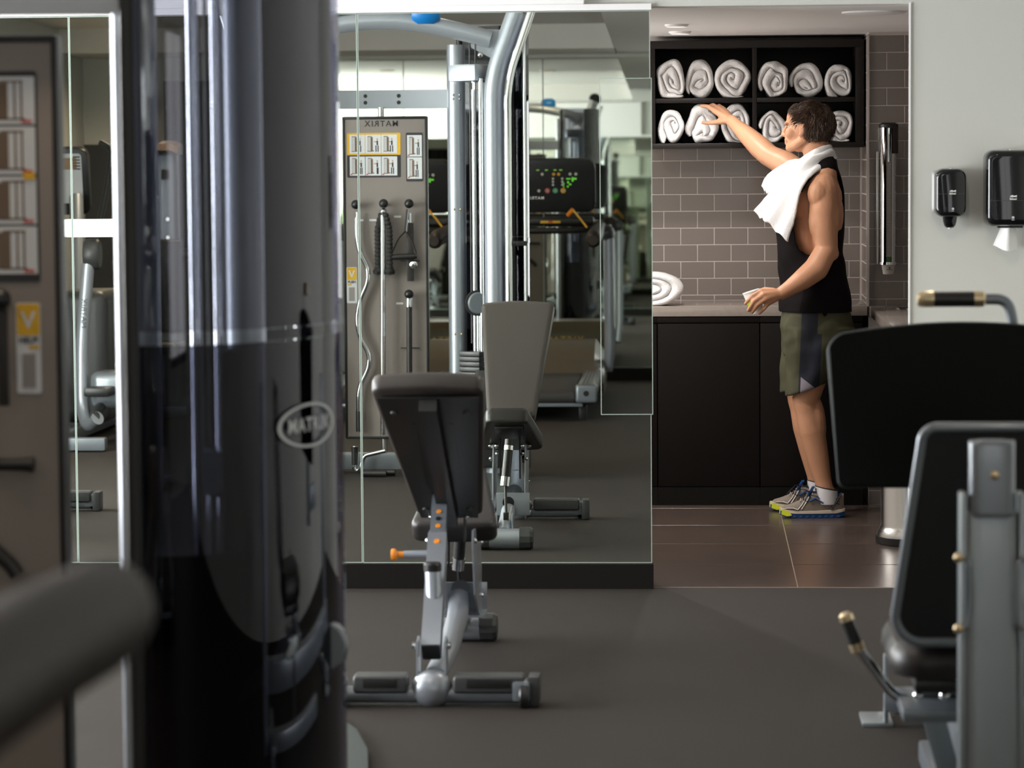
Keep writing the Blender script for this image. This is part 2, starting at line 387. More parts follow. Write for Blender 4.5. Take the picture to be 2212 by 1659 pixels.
for k, (x, y) in enumerate([(-2.25, 0.2), (-1.6, 2.2), (-3.3, 2.6), (-2.9, 5.6), (-1.3, 6.0), (-2.2, 8.8), (-3.9, 0.2)]):
    downlight((x, y, 2.678), 0.06, 110 if k in (2, 6) else 32, ['tray ceiling downlight above the rear of the treadmills', 'tray ceiling downlight above the treadmill consoles', 'tray ceiling downlight near the elliptical trainers', 'tray ceiling downlight left of the cable machine', 'tray ceiling downlight above the cable machine tower', 'tray ceiling downlight nearest the mirrors', 'tray ceiling downlight in the corner by the dark wall panel'][k], True, 2.6, 'warm downlights in the ceiling tray', (1, .80, .58))
downlight((0.9, 5.0, 2.498), 0.06, 30, 'warm downlight in the low ceiling above the leg press', True, 2.6, 'warm downlights in the low ceiling', (1, .86, .70))
downlight((0.6, 9.0, 2.498), 0.06, 34, 'warm downlight in the low ceiling before the alcove', True, 2.6, 'warm downlights in the low ceiling', (1, .86, .70))  # lamp added for soft light on the right wall and floor
# ================================================================== alcove furniture
# counter and cabinets
tag(MB().box((-0.27, 13.556, 0.8705), (2.056, 0.572, 0.044), 0.0025).build('counter_top', M_STONE), 'grey brown stone worktop along the back of the alcove', 'worktop')
tag(MB().box((1.1325, 12.09, 0.8705), (0.731, 2.36, 0.044), 0.0025).build('side_counter', M_STONE), 'grey brown stone side worktop running toward the alcove opening', 'worktop')
t = thing('waste_chute', 'dark round waste opening let into the side worktop', 'chute', (0.955, 13.06, 0.8925))
MB().lathe([(0.075, 0.0), (0.075, 0.002), (0.088, 0.003), (0.088, 0.0)], n=28).build('steel_rim', M_STEEL, t)
MB().lathe([(0.0005, 0.0012), (0.074, 0.0012), (0.074, 0.0002), (0.0005, 0.0002)], n=28).build('opening', M_BLACK, t)
def cabinet(x0, x1, label):
    t = thing('base_cabinet', label, 'cabinet', ((x0+x1)/2, 13.55, 0), 0, 'black base cabinets under the worktop')
    w_ = x1-x0
    MB().box((0, 0.015, 0.4640), (w_-0.002, 0.53, 0.766)).build('body', M_CAB, t, ang=None)
    MB().box((0, -0.262, 0.834), (w_-0.001, 0.024, 0.027), 0.001).build('top_rail', M_CAB, t)
    MB().box((0, -0.264, 0.4495), (w_-0.005, 0.02, 0.733), 0.0015).build('door', M_CAB, t)
    MB().box((0, -0.2, 0.040), (w_-0.001, 0.18, 0.079)).build('plinth', M_BASE, t, ang=None)
cabinet(-0.635, -0.1775, 'black base cabinet partly hidden behind the mirror wall')
cabinet(-0.1775, 0.2805, 'wide black base cabinet in full view left of the man')
cabinet(0.2805, 0.7385, 'black base cabinet behind the man\'s legs')
tag(MB().box((1.28, 12.1, 0.424), (0.42, 2.3, 0.848), 0.003).build('side_cabinet', M_CAB), 'black cabinet under the side worktop behind the steel bin', 'cabinet')
# bin
t = thing('waste_bin', 'tall brushed steel waste bin with black foot ring below the side worktop', 'bin', (0.872, 11.99, 0))
MB().lathe([(0.0005, 0.03), (0.150, 0.03), (0.148, 0.045), (0.138, 0.062), (0.132, 0.075), (0.132, 0.66), (0.120, 0.668), (0.120, 0.60), (0.0005, 0.60)], n=40).build('drum', M_STEEL, t, ang=50)
MB().lathe([(0.0005, 0.0), (0.150, 0.0), (0.153, 0.004), (0.153, 0.030), (0.148, 0.032), (0.0005, 0.032)], n=40).build('foot_ring', M_BLACK, t)
MB().lathe([(0.134, 0.655), (0.136, 0.66), (0.134, 0.672), (0.12, 0.676), (0.118, 0.66)], n=40).build('rim', M_CHROME, t)
# open shelf
t = thing('towel_shelf', 'black open wall shelf of four compartments holding rolled towels', 'shelf', (0.275, 13.67, 1.597))
def brd(name, x0, x1, z0, z1, y0=-0.17, y1=0.17):
    MB().box(((x0+x1)/2-0.275, (y0+y1)/2, (z0+z1)/2-1.597), (x1-x0, y1-y0, z1-z0), 0.0015).build(name, M_SHELF, t)
brd('top_board', -0.207, 0.755, 2.048, 2.083); brd('bottom_board', -0.207, 0.755, 1.597, 1.621)
brd('side_board', -0.207, -0.185, 1.621, 2.048); brd('side_board', 0.717, 0.755, 1.621, 2.048)
brd('divider', 0.2535, 0.2735, 1.621, 2.048, -0.165); brd('middle_board', -0.185, 0.2535, 1.803, 1.824, -0.163); brd('middle_board', 0.2735, 0.717, 1.803, 1.824, -0.163)
brd('back_board', -0.185, 0.717, 1.621, 2.048, 0.158, 0.168)

def sX(x): return -0.195+(x-1410)*0.002081
def roll_mesh(w_, h_, depth, turns, seed, thick=1.05, flat=0.10, wob=0.13):
    rnd = random.Random(seed); ox, oy = rnd.uniform(0, 50), rnd.uniform(0, 50)
    n = int(turns*34); pitch = 1.0/(turns+0.15)
    ph = rnd.uniform(0.9, 1.8)*PI
    def center(a):      # unit spiral
        r = 1.0 - pitch*(a/(2*PI)) - pitch*0.5
        return r
    def warp(x, z, y, amp):
        nx = NZ.noise(V((x*1.25+ox, z*1.25+oy, y*2.0))); nz = NZ.noise(V((x*1.25+oy+9, z*1.25+ox, y*2.0)))
        k = amp*max(0.12, 1.35-1.15*math.hypot(x, z))
        x += nx*k*1.6; z += nz*k*1.6
        rr = math.hypot(x, z)
        if z < -0.72: z = -0.72 + (z+0.72)*0.22     # settles on the board
        return x, z
    b = MB(); rings = []
    prof = [(0.0, 0.30), (0.006, 0.66), (0.016, 0.90), (0.034, 1.0), (depth*0.35, 1.0), (depth*0.7, 1.0), (depth, 1.0), (depth+0.003, .4)]
    for y, k in prof:
        outer, inner = [], []
        for i in range(n+1):
            a = i/34*2*PI
            rc = center(a); hw = pitch*0.5*thick*k*(1.0+0.12*NZ.noise(V((a*0.9, oy, y*3))))
            if i == n: hw *= 0.45
            if i == 0: hw *= 0.5
            r1, r2 = rc+hw, max(0.01, rc-hw)
            A = -a+ph
            for lst, r in ((outer, r1), (inner, r2)):
                x, z = warp(r*math.cos(A), r*math.sin(A), y, wob)
                dy = 0.012*NZ.noise(V((x*2+ox, z*2, 3.3)))
                lst.append((x*w_/2, y+dy*(1 if y < depth*0.9 else 0), z*h_/2))
        rings.append(outer+inner[::-1])
    b.loft(rings, True, False)
    m = len(rings[0]); bv = list(b.b.verts); b.b.verts.ensure_lookup_table()
    # end faces of the strip, quad by quad
    for base in (0, (len(rings)-1)*m):
        for i in range(n):
            q = (bv[base+i], bv[base+i+1], bv[base+m-2-i], bv[base+m-1-i])
            try: b.b.faces.new(q)
            except ValueError: pass
    zmin = min(v.co.z for v in b.b.verts)
    for v in b.b.verts: v.co.z -= zmin
    zmax = max(v.co.z for v in b.b.verts)
    xs_ = [v.co.x for v in b.b.verts]; xm = (max(xs_)+min(xs_))/2; xw = max(xs_)-min(xs_)
    for v in b.b.verts:
        v.co.z *= h_/zmax; v.co.x = (v.co.x-xm)*w_/xw
        f_ = NZ.noise_vector(V((v.co.x*95+ox, v.co.y*95, v.co.z*95)))*.0016 + NZ.noise_vector(V((v.co.x*30+ox, v.co.y*30, v.co.z*30)))*.0022
        v.co += V((f_.x, f_.y, max(f_.z, 0) if v.co.z < .004 else f_.z))
    return b
TW_ = [(1416, 1479, 117, 1.824, 3.1, 'upper left compartment, tall leftmost rolled white towel on the shelf', .16), (1479, 1543, 121, 1.824, 3.0, 'upper left compartment, narrow middle rolled white towel on the shelf', .12), (1543, 1628, 122, 1.824, 3.4, 'upper left compartment, fat rolled white towel beside the divider', .10),
       (1635, 1704, 132, 1.824, 3.3, 'upper right compartment, rolled white towel beside the divider', .17), (1705, 1780, 136, 1.824, 3.4, 'upper right compartment, round middle rolled white towel above the man\'s head', .13), (1782, 1843, 140, 1.824, 3.2, 'upper right compartment, rightmost rolled white towel on the shelf', .10),
       (1419, 1478, 238, 1.621, 3.0, 'lower left compartment, small leftmost rolled white towel', .10), (1479, 1556, 224, 1.621, 2.6, 'lower left compartment, large rolled white towel under the man\'s hand', .17), (1558, 1621, 222, 1.621, 3.6, 'lower left compartment, rolled white towel behind the man\'s wrist', .08),
       (1634, 1700, 240, 1.621, 3.3, 'lower right compartment, rolled white towel in front of the man\'s face', .14), (1704, 1782, 238, 1.621, 3.2, 'lower right compartment, rolled white towel hidden behind the man\'s head', .10), (1787, 1844, 239, 1.621, 3.2, 'lower right compartment, rolled white towel just behind the man\'s head', .11)]
for i, (x0, x1, yt, zb, tn, lab, wb_) in enumerate(TW_):
    xa, xb_ = sX(x0), sX(x1)
    if i in (0, 1, 2, 6, 7, 8): xb_ = min(xb_, 0.2515)
    else: xa = max(xa, 0.2755); xb_ = min(xb_, 0.7155)
    if i in (0, 6): xa = max(xa, -0.183)
    zt = 2.081-(yt-85-(1866-x0)*0.0079)*0.002077
    if i == 10: continue      # wholly hidden behind the man's head
    o = roll_mesh(xb_-xa-0.001, min(zt+.003, zb+.179)-zb, 0.25, tn*.92, 11+i*7, wob=wb_*1.9).build('rolled_towel', M_TOWEL, None, ang=None)
    for p_ in o.data.polygons: p_.use_smooth = True
    o.location = ((xa+xb_)/2, 13.512 + 0.012*((i*5) % 3), zb+0.0005)
    tag(o, lab, 'towel', 'rolled towels on the open shelf')
o = roll_mesh(0.36, 0.150, 0.20, 3.3, 99, wob=0.10).build('rolled_towel', M_TOWEL, None, ang=None)
for p_ in o.data.polygons: p_.use_smooth = True
o.location = (-0.240, 13.33, 0.893); tag(o, 'white rolled towel lying on the worktop at the mirror edge', 'towel')

# wall dispensers
def logo(parent, x, z, y, s):
    MB().prism([(-s, -s*.55), (s*.95, -s*.55), (s, s*.75), (s*.3, s*.55), (-s*.3, s*.75), (-s*.95, s*.5)], 0.0006, plane_m((x, y, z), (1, 0, 0), (0, 0, 1))).build('logo_flag', M_PAPER, parent, ang=None)
    text('lettering', 'TORK', s*.72, plane_m((x, y-0.0008, z-s*.04), (1, 0, 0), (0, 0, 1)), M_BLACK, parent, 0.0004, bold=0.0006)
def mark(parent, x, z, y, s):
    g = MATS.get('print_grey') or mat('print_grey', (0.55, 0.55, 0.55), 0.6)
    MB().lathe([(s*.55, 0), (s, 0), (s, .0006), (s*.55, .0006)], plane_m((x, y, z), (1, 0, 0), (0, 0, 1)), 18).build('round_symbol', g, parent, ang=None)
    b = MB()
    for k in (-1, 0, 1): b.box((x+k*s*.7, y, z-s*1.7), (s*.5, .0006, s*.5))
    b.build('small_print', g, parent, ang=None)
t = thing('soap_dispenser', 'small gloss black wall soap dispenser with spout, nearer the alcove', 'dispenser', (0.903, YW, 1.344))
def shellbox(w_, h_, d, r, bulge=0.012):
    # body with rounded front: stacked rounded outlines from wall outwards
    b = MB(); rings = []
    for y, k in ((0, 1.0), (d*.55, 1.0), (d*.8, 0.985), (d*.92, 0.94), (d*.98, 0.87), (d, 0.76)):
        rings.append([(px*k*(1), -y - (bulge*(1-(2*px/w_)**2) if k < .95 else 0), pz*(1-(1-k)*w_/h_)+h_/2) for px, pz in rounded(w_, h_, r, 8)])
    return b.loft(rings)
shellbox(0.112, 0.173, 0.105, 0.032).build('body', M_GLOSSB, t, ang=50)
MB().box((-0.006, -0.03, 0.09), (0.116, 0.04, 0.15), 0.016, seg=4).build('back_plate', mat('grey_clear_plastic', (.35, .36, .35), .3), t, ang=50)
MB().lathe([(0.0005, -0.038), (0.014, -0.038), (0.020, -0.030), (0.024, -0.016), (0.026, 0.0), (0.034, 0.012), (0.0005, 0.014)], Mx.Translation((0.0, -0.055, 0)), 24).build('spout', M_GLOSSB, t, ang=60)
MB().lathe([(0.0005, -0.042), (0.006, -0.042), (0.007, -0.036), (0.0005, -0.036)], Mx.Translation((0.0, -0.055, 0)), 12).build('nozzle', M_PAPER, t)
MB().box((0.003, -0.05, 0.1735), (0.02, 0.02, 0.004), 0.001).build('lock', M_CHROME, t)
MB().box((0, -0.1045, 0.083), (0.092, 0.0205, 0.0012)).build('seam', M_DGREY, t, ang=None)
logo(t, 0.005, 0.088, -0.1175, 0.0115); mark(t, 0.006, 0.030, -0.1135, 0.0045)
t = thing('paper_towel_dispenser', 'large gloss black wall paper towel dispenser, at the right edge', 'dispenser', (1.116, YW, 1.310))
shellbox(0.180, 0.271, 0.115, 0.030).build('body', M_GLOSSB, t, ang=50)
MB().box((0, -0.118, 0.092), (0.15, 0.0170, 0.0012)).build('seam', M_DGREY, t, ang=None)
MB().box((0.0, -0.06, 0.272), (0.022, 0.02, 0.004), 0.001).build('lock', M_CHROME, t)
MB().box((0.0, -0.06, -0.002), (0.09, 0.03, 0.008), 0.003).build('outlet', M_BLACK, t)
logo(t, 0.004, 0.102, -0.1282, 0.0125); mark(t, 0.004, 0.032, -0.1235, 0.005)
g = []
for i in range(9):
    v_ = i/8; row = []
    for j in range(9):
        u = j/8-0.5
        x = (0.052+0.034*v_)*u*1.02 - 0.010*v_; y = -0.058 - 0.016*math.cos(u*7)*(1-v_*.6) - 0.012*v_*math.sin(u*5+1)
        row.append((x, y, -0.002-0.080*v_ - 0.008*v_*u*2 - 0.006*math.cos(u*6)*v_))
    g.append(row)
o = MB().sheet(g, 0.0006).build('paper_towel', M_PAPER, None, ang=80, fixn=False)
o.location = (1.112, YW, 1.310); tag(o, 'crumpled white paper towel hanging from the large dispenser', 'paper towel')
# cup dispenser on the pillar
t = thing('cup_dispenser', 'tall chrome tube cup dispenser on the tiled pillar', 'dispenser', (0.847, 13.215, 1.078))
MB().lathe([(0.036, 0), (0.036, 0.5), (0.040, 0.56), (0.040, 0.612), (0.037, 0.612), (0.037, 0.56), (0.033, 0.5), (0.033, 0)], None, 36, -PI/2+0.36, 1.5*PI-0.36).build('tube', M_CHROME, t, ang=50)
MB().lathe([(0.0005, 0.612), (0.041, 0.612), (0.042, 0.604), (0.043, 0.604), (0.043, 0.618), (0.030, 0.626), (0.0005, 0.626)], None, 32).build('cap', M_BLACK, t)
MB().lathe([(0.043, 0.49), (0.043, 0.604), (0.041, 0.604), (0.041, 0.49)], None, 24, -1.2, 0.9).build('sleeve', mat('brown_smoked_plastic', (.03, .02, .016), .2), t)
MB().box((-0.048, 0.035, 0.25), (0.012, 0.05, 0.5), 0.003).build('wall_bracket', M_STEEL, t)
MB().lathe([(0.038, 0.0), (0.040, 0.0), (0.040, 0.012), (0.038, 0.012)], None, 28).build('holder_ring', M_CHROME, t)
b = MB(); pr = []
for k in range(34): pr += [(0.0285, 0.035+k*0.0125), (0.0300, 0.036+k*0.0125), (0.0300, 0.0395+k*0.0125), (0.0278, 0.041+k*0.0125)]
b.lathe([(0.001, 0.035)]+pr+[(0.001, pr[-1][1])], None, 22).build('cup_stack', mat('cup_card', (.42, .40, .38), .7), t, ang=30)
MB().lathe([(0.0292, 0.014), (0.0298, 0.034), (0.0285, 0.034), (0.028, 0.014)], None, 22).build('green_band', mat('green_print', (.05, .16, .04), .5), t)
t = thing('paper_cup', 'white paper cup protruding from the foot of the chrome cup dispenser', 'cup', (0.847, 13.215, 1.036))
MB().lathe([(0.0005, 0.003), (0.0225, 0.003), (0.0225, 0), (0.0235, 0), (0.0305, 0.042), (0.0315, 0.043), (0.0315, 0.046), (0.030, 0.046), (0.023, 0.004)], None, 28).build('cup_wall', mat('cup_paper', (.62, .57, .53), .7), t, ang=40)
MB().lathe([(0.0028, 0), (0.0038, 0), (0.0038, .0004), (0.0028, .0004)], plane_m((0.004, -0.0285, 0.028), (1, 0, 0), (0, 0, 1)), 14).build('printed_ring', M_DGREY, t)
MB().box((0.003, -0.0272, 0.021), (0.026, 0.0006, 0.0022)).build('printed_line', M_DGREY, t)
# ================================================================== the man
def remesh(mb, voxel, it=6, fac=0.5):
    me = bpy.data.meshes.new('tmp'); mb.b.to_mesh(me); mb.b.free()
    o = bpy.data.objects.new('tmp', me); COL.objects.link(o)
    r = o.modifiers.new('r', 'REMESH'); r.mode = 'VOXEL'; r.voxel_size = voxel; r.use_smooth_shade = True
    if it:
        s = o.modifiers.new('s', 'SMOOTH'); s.iterations = it; s.factor = fac
    dg = bpy.context.evaluated_depsgraph_get()
    out = bpy.data.meshes.new_from_object(o.evaluated_get(dg))
    bpy.data.objects.remove(o); bpy.data.meshes.remove(me)
    for p in out.polygons: p.use_smooth = True
    return out
def mesh_obj(name, me, m, parent):
    me.name = name; me.materials.clear(); me.materials.append(m)
    o = bpy.data.objects.new(name, me); COL.objects.link(o)
    if parent is not None: o.parent = parent
    return o
def limb(b, pts, rad, n=24):     # tapered capsule chain
    P = [V(p) for p in pts]
    for i in range(len(P)-1):
        b.tube([P[i], P[i+1]], [rad[i], rad[i+1]], n)
    for p, r in zip(P, rad): b.ball(p, r, n, 8)
def rings_to(b, rings, cx, cy, yaw, n=26, e=2.3):
    out = []
    c, s = math.cos(yaw), math.sin(yaw)
    for z, x0, x1, hy, dy in rings:
        mx, hx = (x0+x1)/2, (x1-x0)/2; ring = []
        for k in range(n):
            a = 2*PI*k/n; ca, sa = math.cos(a), math.sin(a)
            px = hx*math.copysign(abs(ca)**(2/e), ca); py = hy*math.copysign(abs(sa)**(2/e), sa)
            X, Y = mx-cx+px, dy+py
            ring.append((cx+X*c-Y*s, cy+X*s+Y*c, z))
        out.append(ring)
    b.loft(out)
M_SKIN = mat('skin', (0.52, 0.265, 0.155), 0.46, spec=0.35, sss=0.12, vary=(14, 0.12, 5), bump=(75, 0.22, 0.003))
M_HAIR = mat('brown_hair', (0.044, 0.021, 0.010), 0.48, spec=0.4, vary=(60, 0.5))
M_TANK = mat('black_jersey', (0.007, 0.0055, 0.006), 0.8, spec=0.08, bump=(500, 0.15, 0.001))
M_OLIVE = mat('olive_shorts', (0.066, 0.065, 0.036), 0.7, spec=0.25, vary=(12, 0.12))
M_NAVY = mat('navy_panel', (0.020, 0.023, 0.034), 0.7, spec=0.25)
PX, PY, PYAW = 0.50, 12.93, 0.16
person = thing('person', 'man in black tank top and olive shorts reaching up to the towel shelf', 'person', (0, 0, 0))

# ---- body, one continuous surface
b = MB()
rings_to(b, [(0.80, .435, .63, .155, 0), (0.88, .41, .64, .165, 0), (0.96, .41, .625, .158, 0), (1.05, .405, .60, .143, 0), (1.14, .395, .60, .150, 0), (1.24, .375, .613, .166, 0), (1.33, .372, .622, .172, 0), (1.41, .395, .620, .160, 0), (1.47, .43, .605, .125, 0), (1.52, .47, .59, .075, 0)], PX, PY, PYAW)
# neck and shoulders
limb(b, [(.545, 12.93, 1.46), (.525, 12.93, 1.56), (.503, 12.935, 1.64)], [.068, .060, .058])
limb(b, [(.545, 12.92, 1.54), (.550, 12.80, 1.475)], [.045, .052]); limb(b, [(.53, 12.95, 1.54), (.47, 13.06, 1.49)], [.045, .05])
b.ball((.565, 12.80, 1.38), (.060, .060, .085)); b.ball((.59, 12.83, 1.31), (.042, .06, .10))     # shoulder blade and lat
b.ball((.455, 12.80, 1.36), (.065, .050, .065))                                           # pectoral
# left arm, hanging and bent, with the cup
b.ball((.541, 12.758, 1.415), (.066, .058, .074)); b.ball((.520, 12.735, 1.40), (.050, .045, .062))
limb(b, [(.543, 12.760, 1.42), (.541, 12.750, 1.33), (.546, 12.747, 1.245), (.556, 12.745, 1.165)], [.058, .062, .056, .047])
b.ball((.522, 12.745, 1.285), (.046, .046, .085)); b.ball((.572, 12.752, 1.30), (.044, .045, .095))    # biceps, triceps
b.ball((.578, 12.745, 1.145), (.030, .034, .032))
limb(b, [(.556, 12.745, 1.165), (.510, 12.722, 1.082), (.455, 12.700, 1.040), (.395, 12.676, 1.000), (.360, 12.660, .980)], [.048, .053, .046, .034, .029])
def hand(b, wrist, kn, pips, tips, th, r=0.0092):
    w = V(wrist)
    for i in range(4):
        k, p, t_ = V(kn[i]), V(pips[i]), V(tips[i])
        q = .92 if i == 3 else (1.0 if i else 1.0)
        limb(b, [w.lerp(k, 0.12), w.lerp(k, .6), k], [.020, .0165, .0135*q], 10)
        d = p.lerp(t_, 0.52) + (p-t_).cross(k-p).cross(p-t_).normalized()*0.0
        limb(b, [k, p, d, t_], [.0118*q, .0102*q, .0093*q, .0078*q], 10)
    for i in range(3): b.ball((V(kn[i])+V(kn[i+1]))/2, .0115, 8, 6); b.ball(w.lerp((V(kn[i])+V(kn[i+1]))/2, .55), .0165, 8, 6)
    limb(b, th, [.019, .0135, .011, .009], 10)
LW = (.360, 12.660, .980)
hand(b, LW, [(.272, 12.625, .990), (.280, 12.608, .975), (.290, 12.606, .958), (.303, 12.616, .940)],
     [(.236, 12.603, .972), (.243, 12.594, .951), (.257, 12.596, .934), (.283, 12.607, .916)],
     [(.205, 12.617, .938), (.216, 12.612, .909), (.233, 12.616, .899), (.265, 12.622, .896)],
     [(.325, 12.682, .985), (.290, 12.706, .992), (.262, 12.712, .985), (.232, 12.708, .972)])
# right arm, reaching up to the shelf
b.ball((.462, 13.065, 1.475), (.062, .060, .062))
limb(b, [(.465, 13.06, 1.47), (.395, 13.13, 1.525), (.322, 13.195, 1.562)], [.060, .056, .048])
limb(b, [(.322, 13.195, 1.562), (.282, 13.242, 1.600), (.225, 13.308, 1.655), (.180, 13.358, 1.698), (.160, 13.382, 1.718)], [.049, .050, .041, .030, .028])
hand(b, (.160, 13.382, 1.718), [(.080, 13.432, 1.767), (.098, 13.450, 1.778), (.117, 13.462, 1.776), (.134, 13.466, 1.764)],
     [(.053, 13.455, 1.786), (.076, 13.486, 1.793), (.103, 13.500, 1.789), (.126, 13.500, 1.776)],
     [(.022, 13.482, 1.789), (.052, 13.512, 1.785), (.088, 13.515, 1.780), (.116, 13.516, 1.766)],
     [(.128, 13.400, 1.722), (.098, 13.418, 1.716), (.066, 13.440, 1.712), (.030, 13.470, 1.713)])
# legs
for s, hip, kn, an in ((-1, (.545, 12.845, .84), (.468, 12.845, .50), (.556, 12.830, .10)), (1, (.535, 13.015, .84), (.452, 13.05, .50), (.530, 13.060, .10))):
    H_, K_, A_ = V(hip), V(kn), V(an)
    limb(b, [H_, H_.lerp(K_, .5), H_.lerp(K_, .85), K_], [.092, .080, .062, .056])
    b.ball(K_+V((-.022, 0, .012)), (.036, .040, .042))                       # kneecap
    limb(b, [K_, K_.lerp(A_, .12), K_.lerp(A_, .32), K_.lerp(A_, .6), K_.lerp(A_, .85), A_], [.056, .053, .057, .048, .037, .037])
    b.ball(K_.lerp(A_, .30)+V((.014, 0, 0)), (.050, .050, .15))             # calf
    b.ball(A_+V((.016, 0, -.01)), (.030, .028, .05)); b.ball(A_+V((0, -.024*1, .0)), (.014, .018, .016))
    limb(b, [A_, A_+V((-.07, 0, -.055)), A_+V((-.13, 0, -.065))], [.034, .030, .024])
# head
HO = V((.482, 12.935, 1.680)); HA = math.radians(24)
HF = V((-math.cos(HA), math.sin(HA), 0.06)).normalized(); HS = V((-math.sin(HA), -math.cos(HA), 0)); HU = HF.cross(HS).normalized()
if HU.z < 0: HU = -HU
HR = Mx((HF, HS, HU)).transposed()
def hp(u, s, w_): return HO + HF*u + HS*s + HU*w_
def he(u, s, w_, r): b.ball(hp(u, s, w_), r, 18, 12, HR)
he(-.012, 0, .022, (.098, .076, .088)); he(.036, 0, -.035, (.052, .055, .070)); he(.050, 0, .040, (.046, .062, .050))
he(.074, 0, -.086, (.020, .022, .022))
for s in (-1, 1):
    limb(b, [hp(.076, .012*s, -.088), hp(.030, .050*s, -.072), hp(-.008, .058*s, -.045)], [.018, .017, .018])
    he(.060, .036*s, -.022, (.030, .026, .028)); he(.086, .028*s, .016, (.012, .026, .010)); he(.100, .011*s, -.034, (.011, .008, .008))
    # ear: disc with rim
    he(-.004, .076*s, -.006, (.016, .008, .028)); he(-.012, .080*s, .004, (.010, .007, .022)); he(.002, .077*s, -.028, (.009, .007, .011))
limb(b, [hp(.094, 0, .012), hp(.104, 0, -.010), hp(.113, 0, -.032)], [.009, .0095, .0115])
limb(b, [hp(.092, -.018, -.057), hp(.099, 0, -.054), hp(.092, .018, -.057)], [.006, .008, .006]); limb(b, [hp(.090, -.016, -.067), hp(.096, 0, -.069), hp(.090, .016, -.067)], [.006, .0085, .006])
he(.088, 0, -.045, (.012, .024, .014))
body = mesh_obj('body', remesh(b, 0.0040, 9, 0.5), M_SKIN, person)
for s in (-1, 1):
    MB().ball(hp(.0725, .031*s, .000), .0112, 12, 8).build('eye', mat('eye_white', (.6, .57, .53), .2), person)
    MB().ball(hp(.0795, .034*s, .000), .0058, 10, 6).build('iris', mat('iris', (.05, .05, .05), .15), person)
    limb_b = MB(); limb(limb_b, [hp(.094, .012*s, .018), hp(.097, .028*s, .024), hp(.082, .046*s, .017)], [.003, .0045, .0025], 6); limb_b.build('eyebrow', M_HAIR, person)
# ---- hair: cap plus locks
def hair_ok(u, s, w_):
    j = 0.010*NZ.noise(V((u*60, s*60, w_*60)))
    if abs(s) > .055 and -.022 < u < .014 and -.05 < w_ < .016: return False
    if u > 0.062: return w_ > 0.070+j
    if u > 0.030: return w_ > 0.030 + (u-0.030)*1.15 + j
    if u > 0.010: return w_ > 0.008+j
    if u > -0.022: return w_ > 0.014+j
    return w_ > -0.062 + j - 0.10*(u+0.06 if u < -0.06 else 0)
hb = MB(); rnd = random.Random(3)
nu, nv = 52, 34; grid = {}
def hsurf(th, ph, k=1.0):
    d = V((math.cos(th)*math.sin(ph), math.sin(th)*math.sin(ph), math.cos(ph)))
    bulk = 1 + 0.05*NZ.noise(d*5.0) + 0.028*NZ.noise(d*13.0)
    rx, ry, rz = .106, .087, .097
    p_ = V((d.x*rx - .014, d.y*ry, d.z*rz + .018)) * 1.0
    if d.x > 0.3 and d.z > 0.2: p_ += V((.010, 0, .004))*(d.x)
    if d.z < 0: p_.x *= 1-0.10*(-d.z); p_.y *= 1-.04*(-d.z)
    return p_*bulk*k
for i in range(nu):
    for j in range(nv+1):
        p_ = hsurf(2*PI*i/nu, PI*0.80*j/nv)
        if hair_ok(*p_): grid[(i, j)] = hb.b.verts.new(hp(*p_))
for i in range(nu):
    for j in range(nv):
        q = [grid.get(((i) % nu, j)), grid.get(((i+1) % nu, j)), grid.get(((i+1) % nu, j+1)), grid.get((i, j+1))]
        if all(q) and len(set(q)) == 4: hb.b.faces.new(q)
for k in range(5200):
    th, ph = rnd.uniform(0, 2*PI), math.acos(rnd.uniform(-0.62, 1)); p0 = hsurf(th, ph, 0.985)
    if not hair_ok(*p0): continue
    crown = V((-.06, 0, .10)); fl = (p0-crown); nrm = V((p0.x/.0117, p0.y/.0074, p0.z/.0096)).normalized()
    fl = (fl - nrm*fl.dot(nrm)); fl = fl.normalized() if fl.length > 1e-4 else V((1, 0, 0))
    wv = NZ.noise_vector(p0*28); fl = (fl + wv*.75 + V((rnd.gauss(0, .13), rnd.gauss(0, .13), rnd.gauss(0, .1)))).normalized()
    if abs(p0.y) > .045 and -.022 < p0.x < .014 and p0.z < .026: continue
    L = rnd.uniform(.014, .030); w0 = rnd.uniform(.0010, .0020)
    sd = nrm.cross(fl).normalized(); pts = []
    for q in range(4):
        t_ = q/3; c = p0 + fl*L*t_ + nrm*(0.0022+0.0045*math.sin(t_*PI)*rnd.uniform(.4, 1.2) - 0.004*t_*t_)
        pts.append((c, w0*(1-t_*0.85)))
    vs = []
    for c, ww in pts: vs.append([hb.b.verts.new(hp(*(c+sd*ww))), hb.b.verts.new(hp(*(c+nrm*ww*1.1))), hb.b.verts.new(hp(*(c-sd*ww)))])
    for q in range(3):
        for e in range(2): hb.b.faces.new((vs[q][e], vs[q][e+1], vs[q+1][e+1], vs[q+1][e]))
hb.build('hair', M_HAIR, person, ang=None, fixn=False)
for p_ in person.children[-1].data.polygons: p_.use_smooth = True
